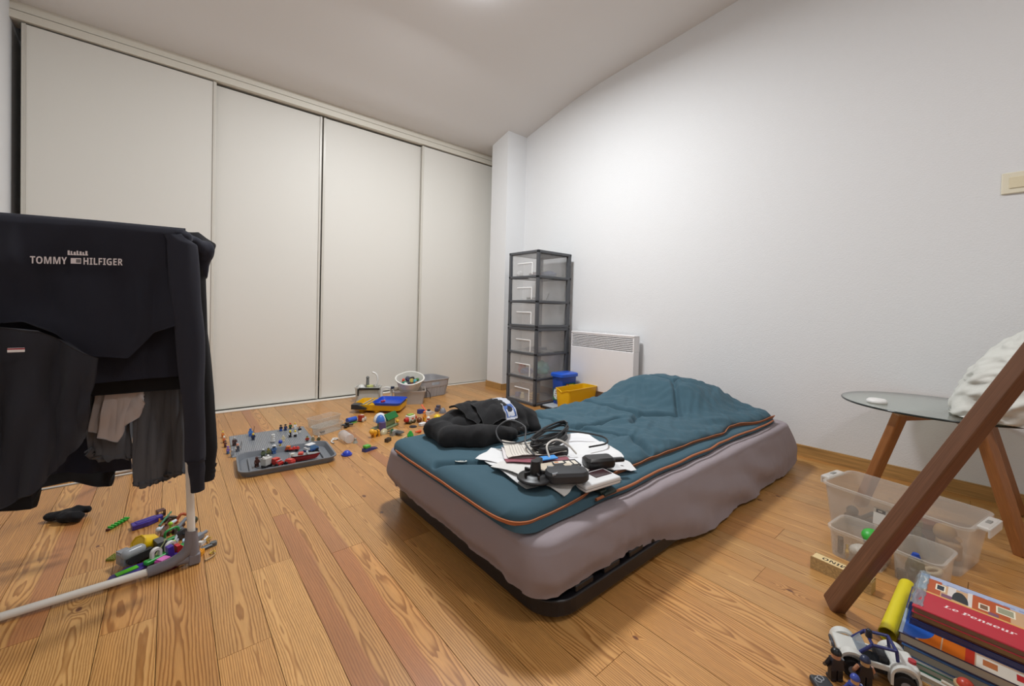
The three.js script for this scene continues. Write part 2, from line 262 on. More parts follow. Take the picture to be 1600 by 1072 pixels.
// ------------------------------------------------------------------ bed
{
  const t = thing('bed_base', 'low black slatted bed base standing on the floor under the mattress', 'bed base', [1.705, 0, -1.178]);
  const W = 1.91, D = 0.948, black = M(0x17161a, 0.35), o = rrect(W, D, 0.09, 8), i = rrect(W - 0.09, D - 0.09, 0.06, 8);
  const s = new THREE.Shape(o.map(p => new THREE.Vector2(...p))); s.holes.push(new THREE.Path(i.reverse().map(p => new THREE.Vector2(...p))));
  const g = new THREE.ExtrudeGeometry(s, { depth: 0.034, bevelEnabled: true, bevelSize: 0.006, bevelThickness: 0.006, bevelSegments: 3 }); g.rotateX(Math.PI / 2); g.translate(0, 0.058, 0);
  part(t, 'frame', g, black);
  for (const [x, z] of [[-0.85, 0.38], [-0.85, -0.38], [0.85, 0.38], [0.85, -0.38], [0, 0.4], [0, -0.4]]) part(t, 'foot', cyl(0.02, 0.024, 0.019, 14, x, 0.0095, z), black);
  for (let k = 0; k < 14; k++) { const x = -0.82 + k * 0.126; const sl = part(t, 'slat', rbox(0.062, 0.01, D - 0.07, 0.003, x, 0.071, 0), M(0x3a3026, 0.6));
    for (const z of [-1, 1]) part(sl, 'slat_holder', rbox(0.076, 0.02, 0.05, 0.005, x, 0.072, z * (D / 2 - 0.026)), black); }
}
{
  const cx = 1.675, cz = -1.17, W = 1.95, D = 0.94, R = 0.07, o = rrect(W, D, R, 10), P = [];
  // resample the outline evenly
  const pts = []; let per = 0; const cum = [0]; for (let i = 0; i < o.length; i++) { const a = o[i], b = o[(i + 1) % o.length]; per += Math.hypot(a[0] - b[0], a[1] - b[1]); cum.push(per); }
  const NP = 420; for (let k = 0, i = 0; k < NP; k++) { const s = k / NP * per; while (cum[i + 1] < s) i++; const f = (s - cum[i]) / (cum[i + 1] - cum[i]), a = o[i], b = o[(i + 1) % o.length]; pts.push([lerp(a[0], b[0], f), lerp(a[1], b[1], f)]); }
  const NV = 46, TOP = 0.238, fn = (u, v) => {
    const [px, pz] = pts[Math.round(u * NP) % NP], L = Math.hypot(px, pz), nearSide = sm(0.3, 0.44, pz), x = px + cx;
    let hem = 0.084 + 0.008 * nz(u * 60) + 0.005 * nz(u * 160);
    hem = lerp(hem, lerp(0.084, 0.016, sm(1.0, 1.6, x)) + sm(2.45, 2.64, x) * 0.03 + 0.006 * nz(x * 9), nearSide);
    let k, y, out = 0, f;
    if (v < 0.5) { const t = v / 0.5; y = lerp(hem, TOP - 0.022, t); f = 1; out = -0.022 * sm(0.45, 0, t) * (1 - 0.5 * nearSide) + 0.006 * Math.sin(t * Math.PI);
      const fold = nz(px * 7 + t * 1.6, pz * 9) * 0.006 + nz(px * 16, pz * 16, t) * 0.006 * (1 - t) + 0.011 * Math.max(0, nz(px * 38 + 4, pz * 38)) * (1 - t);
      const sag = nearSide * sm(1.25, 1.5, x) * sm(2.45, 2.2, x) * 0.008 * Math.sin((x * 1.0 + (y - 0.1) * 2.6) * 15 + 2 * nz(x * 3)) * sm(0.95, 0.5, t);
      out += fold + sag + nearSide * sm(1.1, 1.6, x) * 0.046 * (1 - t);
      k = 1; return [px * k + cx + out * px / L * (Math.abs(px) > W / 2 - R ? 1 : 0.15), y, pz + cz + out * (Math.abs(pz) > D / 2 - R ? Math.sign(pz) : 0)]; }
    const t = (v - 0.5) / 0.5;
    if (t < 0.25) { const a = t / 0.25 * Math.PI / 2; y = TOP - 0.022 + 0.022 * Math.sin(a); f = 0.022 * (1 - Math.cos(a)); }
    else { y = TOP + 0.003 * nz(px * 5 * (1 - t), pz * 6 * (1 - t), 2); f = 0.022; }
    const sx = (W / 2 - f) / (W / 2), sz = (D / 2 - f) / (D / 2), q = t < 0.25 ? 1 : 1 - (t - 0.25) / 0.75;
    const puck = 0.0025 * nz(px * q * 14, pz * q * 14);
    return [px * sx * q + cx, y + (t > 0.1 ? puck : 0), pz * sz * q + cz];
  };
  const g = grid(fn, NP, NV);
  const uv = g.attributes.uv, p = g.attributes.position; for (let i = 0; i < uv.count; i++) uv.setXY(i, p.getX(i) * 2 + p.getY(i), p.getZ(i) * 2 + p.getY(i));
  solo('mattress', g, fabric(0x978c90, 22, 0.0006, 0.15), 'mattress in a mauve grey fitted sheet with gathered sides', 'mattress');
}
// sleeping bag: two quilted layers zipped along the edge, a pillow inside at the head end
const bagNear = x => -0.77 + 0.012 * nz(x * 4) - 0.05 * sm(0.92, 1.12, x) * sm(2.3, 1.6, x) - 0.035 * sm(1.95, 2.1, x) * sm(2.32, 2.16, x) + 0.05 * sm(2.2, 2.5, x) * 0.2;
const bagFar = x => -1.545 + 0.02 * nz(x * 3, 4);
const hump = (x, z) => 0.135 * Math.exp(-(((x - 2.33) / 0.24) ** 4) * 0.8 - (((z + 1.26) / 0.3) ** 4) * 0.9) + 0.03 * Math.exp(-(((x - 2.0) / 0.25) ** 2) - (((z + 1.3) / 0.25) ** 2));
const quilt = (x, z) => { let d = 9; for (const [ax, az, bx, bz] of [[1.0, -1.5, 1.06, -1.02], [1.06, -1.02, 0.94, -0.86], [1.42, -1.52, 1.4, -1.2], [1.4, -1.2, 1.52, -0.98], [1.4, -1.2, 1.7, -1.18], [1.52, -0.98, 1.42, -0.84], [1.83, -1.52, 1.84, -1.16], [1.84, -1.16, 2.0, -1.02], [1.84, -1.16, 1.7, -1.1], [2.0, -1.02, 2.26, -1.2], [2.26, -1.2, 2.3, -1.5], [2.26, -1.2, 2.5, -1.1], [0.7, -1.2, 0.95, -1.05]]) {
  const bx_ = bx - ax, bz_ = bz - az, t = Math.min(1, Math.max(0, ((x - ax) * bx_ + (z - az) * bz_) / (bx_ * bx_ + bz_ * bz_))); d = Math.min(d, Math.hypot(x - ax - t * bx_, z - az - t * bz_)); } return d; };
{
  const root = thing('sleeping_bag', 'dark teal quilted sleeping bag with orange zip spread over the mattress', 'sleeping bag');
  const teal = fabric(0x3a5764, 40, 0.0006, 0.3), xa = 0.672, xb = 2.565;
  const edge = (u, v, near, far, xl, xr) => { // rounded rectangle in plan from the unit square
    const x = lerp(xl, xr, u), zn = near(x), zf = far(x), w = xr - xl, d = zn - zf, r = 0.07; let z = lerp(zf, zn, v), xx = x;
    const ex = Math.min(u, 1 - u) * w, ez = Math.min(v, 1 - v) * d;
    if (ex < r) { const in_ = r - Math.sqrt(r * r - (r - ex) ** 2); z = lerp(zf + in_, zn - in_, v); }
    return [xx, z, Math.min(ex, (Math.min(v, 1 - v)) * d)]; };
  const bend = (x, dE) => 0;
  const layer = (near, far, xl, xr, base, th, puff, top) => { const NU = top ? 280 : 150, NV = top ? 130 : 60, N = (NU + 1) * (NV + 1), g1 = grid((u0, v0) => {
      const u = 0.5 - 0.5 * Math.cos(Math.PI * lerp(0.0, 1, u0)), v = 0.5 - 0.5 * Math.cos(Math.PI * v0), [x, z, e] = edge(lerp(u, u0, 0.7), lerp(v, v0, 0.7), near, far, xl, xr), q = Math.min(1, e / puff), rise = Math.sqrt(Math.max(0, 1 - (1 - q) * (1 - q)));
      let y = base(x, z) + th * rise;
      if (top) { const d = quilt(x, z); y -= 0.03 * rise * Math.exp(-d * d / 0.0002); y += rise * (0.007 * fbm(x * 3, z * 3) + (0.013 * nz(x * 12 + 3 * nz(z * 6), z * 8) + 0.007 * nz(x * 26 + 2 * nz(z * 9), z * 15, 3)) * sm(1.05, 1.4, x)); }
      return [x, y, z]; }, NU, NV), g2 = grid((u0, v0) => { const u = 0.5 - 0.5 * Math.cos(Math.PI * u0), v = 0.5 - 0.5 * Math.cos(Math.PI * v0), [x, z, e] = edge(lerp(u, u0, 0.7), lerp(v, v0, 0.7), near, far, xl, xr); const q = Math.min(1, e / puff); return [x, base(x, z) - (top ? 0.002 : 0) - 0.004 * q, z]; }, NU, NV);
    for (const g of [g1, g2]) { const uv = g.attributes.uv, p = g.attributes.position; for (let i = 0; i < uv.count; i++) uv.setXY(i, p.getX(i), p.getZ(i)); }
    return [g1, g2]; };
  const lowBase = (x, z) => 0.2475 + 0.45 * 0 * hump(x, z), lowNear = x => -0.755 + 0.012 * nz(x * 5, 2) + 0.008 * sm(1.9, 2.2, x), lowFar = x => bagFar(x) + 0.005;
  part(root, 'lower_layer', layer(lowNear, lowFar, xa + 0.008, xb + 0.02, lowBase, 0.02, 0.022, false), teal, 'teal underside layer');
  const upBase = (x, z) => 0.266 + hump(x, z) * 0.98 + 0.004 * nz(x * 6, z * 2);
  const upper = part(root, 'upper_layer', layer(bagNear, bagFar, xa, xb, upBase, 0.034, 0.05, true), teal, 'teal quilted upper layer');
  // zip: orange tape following the edge of the upper layer along the foot and the near side
  const zp = []; for (let z = -1.46; z < -0.85; z += 0.03) zp.push([xa - 0.004, 0.268 + 0.004 * nz(z * 9), z]);
  const yb = x => upBase(x, bagNear(x));
  zp.push([xa + 0.002, 0.268, -0.82], [xa + 0.018, 0.268, bagNear(0.7) - 0.016], [xa + 0.05, 0.268, bagNear(0.72) + 0.002]);
  for (let x = 0.76; x < xb - 0.02; x += 0.03) zp.push([x, yb(x) + 0.003 + 0.004 * nz(x * 12), bagNear(x) + 0.003]);
  const crv = new THREE.CatmullRomCurve3(zp.map(p => V(...p)), false, 'centripetal'), fr = 260;
  const tape = shell((u, v) => { const p = crv.getPoint(u), q = crv.getTangent(u), nrm = V(-q.z, 0, q.x).normalize(); const w = (v - 0.5) * lerp(0.016, 0.028, sm(0.3, 0.4, u)); return [p.x - nrm.x * (0.001 + w * 0.5), p.y - w * 0.85 + 0.002, p.z - nrm.z * (0.001 + w * 0.5)]; }, fr, 4, 0.003);
  part(root, 'zip_tape', tape, fabric(0xb5714a, 30, 0.0004), 'orange zip tape');
  const z2 = []; for (let x = 0.98; x < 2.5; x += 0.05) z2.push([x, 0.264 + 0.003 * nz(x * 9), lowNear(x) + 0.004]);
  part(root, 'lower_zip_tape', tube(z2, 0.0045, 120, 6), fabric(0xa86845, 30, 0.0004), 'orange edge of the lower zip');
  part(root, 'zip_slider', [T(rbox(0.06, 0.01, 0.02, 0.004), 1.045, 0.268, -0.752), T(rbox(0.028, 0.008, 0.03, 0.003), 1.02, 0.276, -0.766)], M(0x20302e, 0.5), 'dark zip pull');
  const lg = canvasTex(128, 64, (c, w, h) => { c.fillStyle = '#3a5764'; c.fillRect(0, 0, w, h); c.strokeStyle = '#e8e4d8'; c.lineWidth = 7; c.beginPath(); c.ellipse(64, 32, 54, 24, 0, 0, 7); c.stroke(); c.lineWidth = 6; c.beginPath(); c.arc(48, 32, 11, 0.3, 6); c.moveTo(60, 40); c.lineTo(60, 20); c.lineTo(82, 20); c.quadraticCurveTo(90, 30, 78, 34); c.lineTo(62, 34); c.stroke(); });
  const lgeo = new THREE.CircleGeometry(0.5, 24); lgeo.scale(0.046, 0.024, 1); lgeo.rotateX(-Math.PI / 2); lgeo.rotateY(-0.75);
  const [lx, lz] = [0.777, -1.176]; part(root, 'logo_patch', T(lgeo, lx, topOf(upper, lx, lz, 0.3) + 0.0015, lz), new THREE.MeshStandardMaterial({ map: lg, roughness: 0.8, side: THREE.DoubleSide }), 'small white oval logo');
}
const bagCells = new Map(), cellKey = (x, z) => Math.round(x / 0.018) * 1000 + Math.round(-z / 0.018);
{ const p = scene.getObjectByName('upper_layer').geometry.attributes.position; for (let i = 0; i < p.count; i++) { const k = cellKey(p.getX(i), p.getZ(i)); bagCells.set(k, Math.max(bagCells.get(k) || 0, p.getY(i))); } }
const by = (x, z) => { let s = 0; for (const a of [-0.04, -0.02, 0, 0.02, 0.04]) for (const b of [-0.04, -0.02, 0, 0.02, 0.04]) s += bagTop(x + a, z + b); return s / 25 + 0.003; };
const bagTop = (x, z) => bagCells.get(cellKey(x, z)) || 0.262;
{ // crumpled black hoodie
  const g = blob([
    [0.83, 0.335, -1.44, 0.825, 0.33, -1.33, 0.046, 0.045], [0.825, 0.33, -1.33, 0.92, 0.33, -1.268, 0.045, 0.046], [0.92, 0.33, -1.268, 1.06, 0.322, -1.245, 0.046, 0.032],
    [0.83, 0.335, -1.44, 0.93, 0.35, -1.46, 0.046, 0.045], [0.93, 0.352, -1.46, 1.04, 0.375, -1.43, 0.042, 0.04], [1.04, 0.375, -1.43, 1.15, 0.385, -1.38, 0.04, 0.042], [1.15, 0.385, -1.38, 1.22, 0.35, -1.32, 0.042, 0.04], [1.22, 0.35, -1.32, 1.21, 0.32, -1.26, 0.04, 0.03],
    [0.96, 0.32, -1.38, 1.15, 0.345, -1.34, 0.055, 0.066], [0.9, 0.33, -1.4, 1.06, 0.352, -1.4, 0.045, 0.05], [1.08, 0.37, -1.36, 1.17, 0.375, -1.34, 0.035, 0.04], [1.0, 0.35, -1.35, 1.12, 0.33, -1.285, 0.03, 0.034], [0.97, 0.36, -1.4, 1.02, 0.325, -1.29, 0.022, 0.022], [1.1, 0.385, -1.4, 1.09, 0.33, -1.27, 0.02, 0.02], [1.16, 0.39, -1.38, 1.16, 0.33, -1.265, 0.02, 0.022]],
    { cell: 0.0055, k: 0.014, disp: (a, b, c) => 0.006 * nz(a * 20 + 2 * nz(c * 12), b * 14, c * 20) + 0.012 * Math.abs(nz(a * 9 + 3, b * 8, c * 9)) });
  const p = g.attributes.position; for (let i = 0; i < p.count; i++) { const f = bagTop(p.getX(i), p.getZ(i)) + 0.002; if (p.getY(i) < f) p.setY(i, f); } g.computeVertexNormals(); boxUV(g, 5);
  const ho = thing('hoodie', 'crumpled black hoodie lying on the foot of the sleeping bag', 'clothing'), hf = fabric(0x1b1b1d, 10, 0.001, 0.5), hb = part(ho, 'body', g, hf);
  const flap = (xa, xb, za, zb, sk, s, ext) => { const NV = 24, pr = []; for (let i = 0; i <= NV; i++) { const z = lerp(za, zb, i / NV); let m = 0; for (const f of [0.15, 0.5, 0.85]) m = Math.max(m, topOf(hb, lerp(xa, xb, f) + sk * i / NV, z, 0.3)); pr.push(m); } for (let k = 0; k < 4; k++) for (let i = 1; i < NV; i++) pr[i] = Math.max(pr[i], (pr[i - 1] + pr[i + 1]) / 2);
    return shell((u, v) => { const i = Math.min(NV - 1, v * NV | 0), f = v * NV - i, w = Math.sin(Math.PI * u); return [lerp(xa, xb, u) + sk * v + 0.01 * nz(v * 5, u * 3, s), lerp(pr[i], pr[i + 1], f) * (1 - 0.05 * (1 - w) * v) + 0.004 + 0.012 * Math.abs(nz(u * 4 + s, v * 3)) * w - ext * (1 - w) * v, lerp(za, zb, v) + 0.012 * Math.sin(u * 5 + s) * v]; }, 40, 40, 0.007); };
  part(ho, 'hood', flap(0.98, 1.17, -1.43, -1.28, -0.02, 3, 0.02), hf); part(ho, 'pocket_panel', flap(0.9, 1.04, -1.46, -1.33, 0.05, 8, 0.015), hf);
  const hood = hb, prof = []; for (let i = 0; i <= 20; i++) { const z = lerp(-1.43, -1.275, i / 20); let m = 0; for (const x of [1.075, 1.1, 1.125]) m = Math.max(m, topOf(hood, x, z, 0.3)); prof.push(m); }
  for (let k = 0; k < 3; k++) for (let i = 1; i < 20; i++) prof[i] = Math.max(prof[i], (prof[i - 1] + prof[i + 1]) / 2);
  const h = shell((u, v) => { const i = Math.min(19, v * 20 | 0), f = v * 20 - i; return [1.072 + 0.058 * u + 0.012 * Math.sin(v * 4) + 0.006 * nz(v * 7, u), lerp(prof[i], prof[i + 1], f) + 0.006 + 0.007 * Math.abs(nz(u * 5, v * 7)), lerp(-1.43, -1.275, v) + 0.01 * nz(u * 4 + 9, v * 4)]; }, 24, 40, 0.004);
  const ct = canvasTex(128, 256, (c, w, hh) => { c.fillStyle = '#b9bcc6'; c.fillRect(0, 0, w, hh); c.fillStyle = '#4a67a4'; c.fillRect(8, 10, 112, 86); c.fillStyle = '#c9ccd4'; c.fillRect(22, 14, 84, 40); c.fillStyle = '#2b2d3a'; c.beginPath(); c.ellipse(64, 50, 34, 18, 0, 0, 7); c.fill(); });
  solo('sock', h, new THREE.MeshStandardMaterial({ map: ct, roughness: 0.95, side: THREE.DoubleSide }), 'pale grey and blue printed sock draped over the black hoodie', 'clothing');
}
{ // papers, chargers and cables on the sleeping bag
  const white = M(0xdcdcdc, 0.8), Y = 0.309, G = 'loose papers on the sleeping bag';
  const sheet = (name, label, x, z, w, d, turn, y, mat, curl = 0.004) => { const y0 = y; y = 0; const cs = Math.cos(turn), sn = Math.sin(turn), dr = (u, v) => { const a = (u - 0.5) * w, b = (v - 0.5) * d; return by(x + a * cs + b * sn, z - a * sn + b * cs) + (y0 - Y) * 1.3; }; const g = shell((u, v) => [(u - 0.5) * w, dr(u, v) + curl * (nz(u * 2 + x * 9, v * 2 + z * 9) + 0.4) * 2 * Math.max(Math.abs(u - 0.5), Math.abs(v - 0.5)) * 2, (v - 0.5) * d], 12, 12, 0.0012); return solo(name, g, mat, label, 'paper', [x, y, z], turn); };
  const txt = canvasTex(256, 360, (c, w, h) => { c.fillStyle = '#d6d0c6'; c.fillRect(0, 0, w, h); c.fillStyle = '#8d92a6'; c.fillRect(30, 24, 70, 34); c.fillStyle = '#a39c94'; for (let i = 0; i < 15; i++) { c.fillRect(28, 86 + i * 17, 120 + ((i * 53) % 80), 4); } });
  const red = canvasTex(128, 180, (c, w, h) => { c.fillStyle = '#d8d2d2'; c.fillRect(0, 0, w, h); c.fillStyle = '#8c4d58'; c.fillRect(0, 0, 46, h); });
  sheet('paper_sheet', 'large white paper sheet at the bottom of the pile beside the phone base', 0.99, -0.98, 0.21, 0.297, 0.6, Y, white);
  sheet('paper_sheet', 'white paper sheet sticking out under the black power adapter', 1.2, -0.985, 0.21, 0.297, -0.35, Y + 0.001, M(0xe2e2e4, 0.8));
  sheet('paper_sheet', 'white paper sheet with a pointed corner beside the orange zip', 1.15, -0.93, 0.21, 0.28, 1.25, Y + 0.003, M(0xe0e0e0, 0.8));
  sheet('paper_sheet', 'creased off-white sheet under the phone base', 0.93, -0.93, 0.2, 0.27, 0.25, Y + 0.006, M(0xd2d0cc, 0.8), 0.006);
  sheet('paper_sheet', 'narrow white paper slip fanned out at the hoodie side of the pile', 0.92, -1.06, 0.12, 0.24, 0.45, Y + 0.004, M(0xdedede, 0.8));
  sheet('paper_sheet', 'white sheet fanned out past the phone stand', 0.9, -0.97, 0.18, 0.26, -0.15, Y + 0.0025, M(0xd8d8d8, 0.8));
  sheet('leaflet', 'white leaflet with a dark red band', 0.99, -1.03, 0.16, 0.22, 1.0, Y + 0.011, new THREE.MeshStandardMaterial({ map: red, roughness: 0.8, side: THREE.DoubleSide }));
  sheet('printed_letter', 'beige printed letter with a small grey stamp near the hoodie', 1.02, -1.07, 0.15, 0.21, 1.05, Y + 0.016, new THREE.MeshStandardMaterial({ map: txt, roughness: 0.85, side: THREE.DoubleSide }), 0.006);
  sheet('envelope', 'beige folded envelope flap in front of the phone base', 0.925, -0.865, 0.13, 0.1, 0.75, Y + 0.016, M(0xc6b9a6, 0.85), 0.008);
  // black handset stand with round foot
  let [sx, sz] = [0.837, -0.867];
  { const t = thing('phone_stand', 'black round telephone stand with spoked foot lying on the papers', 'phone stand', [sx, by(sx, sz) + 0.019, sz], 0.5); const k = M(0x1b1b1d, 0.4);
    part(t, 'foot', new THREE.LatheGeometry([[0, 0], [0.05, 0], [0.054, 0.004], [0.05, 0.01], [0.036, 0.012], [0.034, 0.018], [0.02, 0.018], [0, 0.016]].map(p => new THREE.Vector2(...p)), 36), k);
    for (let i = 0; i < 5; i++) { const a = i * 1.2566; part(t, 'spoke', T(rbox(0.02, 0.014, 0.006, 0.002), 0.028, 0.02, 0).rotateY(a), k); }
    part(t, 'hinge', [cyl(0.014, 0.018, 0.04, 16, 0.004, 0.034, 0), rbox(0.04, 0.018, 0.022, 0.006, 0.026, 0.044, 0)], k); }
  [sx, sz] = [0.913, -0.81];
  { const t = thing('radio_handset', 'dark grey rounded handset with a tiny hole beside the phone stand', 'handset', [sx, by(sx, sz) + 0.019, sz], -0.55);
    const g = loft([[0.125, 0.062, 0.028, 0], [0.135, 0.07, 0.032, 0.006], [0.135, 0.07, 0.032, 0.022], [0.122, 0.06, 0.026, 0.031], [0.08, 0.035, 0.016, 0.034]], { crease: 0.5 }); part(t, 'shell', g, M(0x2b2c2f, 0.55)); part(t, 'button', cyl(0.004, 0.004, 0.003, 12, 0.042, 0.0325, 0.004), M(0x0a0a0a, 0.4));
    part(t, 'cradle_edge', T(new THREE.TorusGeometry(0.028, 0.005, 8, 20, Math.PI).rotateX(Math.PI / 2).rotateY(Math.PI / 2), -0.052, 0.028, 0), M(0x8a8d92, 0.4), 'light grey cradle rim'); }
  [sx, sz] = [1.108, -0.842];
  solo('power_adapter', [loft([[0.10, 0.05, 0.012, 0], [0.106, 0.055, 0.014, 0.008], [0.106, 0.055, 0.014, 0.024], [0.09, 0.042, 0.01, 0.032]], { crease: 0.6 }), rbox(0.05, 0.014, 0.02, 0.006, 0.07, 0.016, 0)], M(0x161618, 0.35), 'glossy black power adapter at the end of the cable tangle', 'adapter', [sx, by(sx, sz) + 0.012, sz], -0.45);
  [sx, sz] = [1.062, -0.991];
  solo('plug_adapter', [rbox(0.08, 0.03, 0.04, 0.01, 0, 0.015, 0), cyl(0.018, 0.02, 0.03, 16, -0.05, 0.016, 0).rotateZ(0)], M(0x1c1c1e, 0.4), 'black plug under the coiled cables', 'adapter', [sx, by(sx, sz) + 0.012, sz], -0.4);
  [sx, sz] = [1.019, -0.786];
  { const t = thing('white_box', 'flat white plastic device box beside the orange zip', 'box', [sx, by(sx, sz) + 0.008, sz], -0.12); part(t, 'body', rbox(0.15, 0.022, 0.08, 0.006, 0, 0.011, 0), M(0xdadada, 0.4)); part(t, 'screen', rbox(0.07, 0.003, 0.04, 0.001, 0.03, 0.0225, -0.01), M(0x3a2226, 0.2), 'dark reddish screen'); part(t, 'seam', box(0.151, 0.002, 0.081, 0, 0.011, 0), M(0x9a9a9a, 0.5)); }
  [sx, sz] = [0.983, -0.955];
  solo('sticker_card', rbox(0.06, 0.004, 0.03, 0.001, 0, 0.002, 0), M(0x3f8fd8, 0.5), 'small bright blue card among the cables', 'card', [sx, by(sx, sz) + 0.03, sz], -0.3);
  [sx, sz] = [0.998, -0.89];
  solo('label_card', [rbox(0.09, 0.006, 0.05, 0.002, 0, 0.003, 0)], new THREE.MeshStandardMaterial({ map: canvasTex(128, 64, (c) => { c.fillStyle = '#1d1c1e'; c.fillRect(0, 0, 128, 64); c.fillStyle = '#d8cfc0'; c.fillRect(8, 8, 50, 22); c.fillRect(68, 14, 22, 40); c.fillRect(98, 14, 20, 40); c.fillStyle = '#c2703a'; c.fillRect(12, 12, 20, 12); }), roughness: 0.6 }), 'black card with pale and orange labels between handset and cables', 'card', [sx, by(sx, sz) + 0.022, sz], -0.4);
  solo('purple_folder', rbox(0.14, 0.01, 0.05, 0.003, 0, 0.005, 0), M(0x2b1a20, 0.3), 'dark wine coloured glossy folder under the white device box', 'folder', [1.06, by(1.06, -0.84) + 0.002, -0.84], 0.1);
  const YC = by(1.1, -1.06); const cable = (name, label, pts, r, m) => solo(name, tube(pts, r, 160, 7), m, label, 'cable');
  const blackC = M(0x1a1a1c, 0.45);
  const loopC = (cx, cz, rx, rz, turns, y, s, tilt = 0) => { const o = []; const n = turns * 14; for (let i = 0; i <= n; i++) { const a = i / 14 * Math.PI * 2 + s; const k = 1 + 0.12 * nz(i * 0.3, s * 5); const ux = rx * Math.cos(a) * k, uz = rz * Math.sin(a) * k; o.push([cx + ux * Math.cos(tilt) + uz * Math.sin(tilt), y + 0.010 * nz(i * 0.37, s) + 0.006 * (i % 14) / 14 + i * 0.0004, cz - ux * Math.sin(tilt) + uz * Math.cos(tilt)]); } return o; };
  cable('black_cable', 'bundle of thin black cable coiled in long loops on the papers', loopC(1.13, -1.09, 0.15, 0.035, 5, YC + 0.035, 0.4, 0.35), 0.0034, blackC);
  cable('black_cable', 'second coil of black cable lying under the long loops', loopC(1.1, -1.06, 0.1, 0.04, 4, YC + 0.022, 1.9, 0.2), 0.0036, M(0x222224, 0.45));
  cable('grey_cable', 'dark grey cable standing up in a round loop beside the hoodie', [[0.96, YC + 0.03, -1.0], [0.99, YC + 0.045, -1.08], [1.03, YC + 0.085, -1.13], [1.0, YC + 0.1, -1.19], [0.95, YC + 0.07, -1.2], [0.94, YC + 0.04, -1.16], [1.0, YC + 0.03, -1.13], [1.07, YC + 0.04, -1.12]], 0.0032, M(0x3c3d40, 0.45));
  cable('black_cable', 'single black cable curving from the coil to the power adapter', [[1.0, YC + 0.05, -1.14], [1.12, YC + 0.055, -1.12], [1.25, YC + 0.045, -1.05], [1.32, YC + 0.03, -0.98], [1.27, YC + 0.03, -0.93], [1.18, YC + 0.03, -0.94]], 0.0034, blackC);
  cable('white_cable', 'short white cable bent in an arch behind the handset', [[0.985, YC + 0.025, -0.95], [1.0, YC + 0.06, -0.98], [1.05, YC + 0.07, -0.985], [1.09, YC + 0.05, -0.965], [1.11, YC + 0.02, -0.94]], 0.0034, M(0xd5d2ca, 0.4));
  solo('cable_plug', [cyl(0.009, 0.011, 0.028, 12).rotateZ(1.2), sph(0.011, 0.012, 0.004, 0)], blackC, 'round black cable end on top of the coil', 'plug', [1.055, YC + 0.058, -1.175]);
}

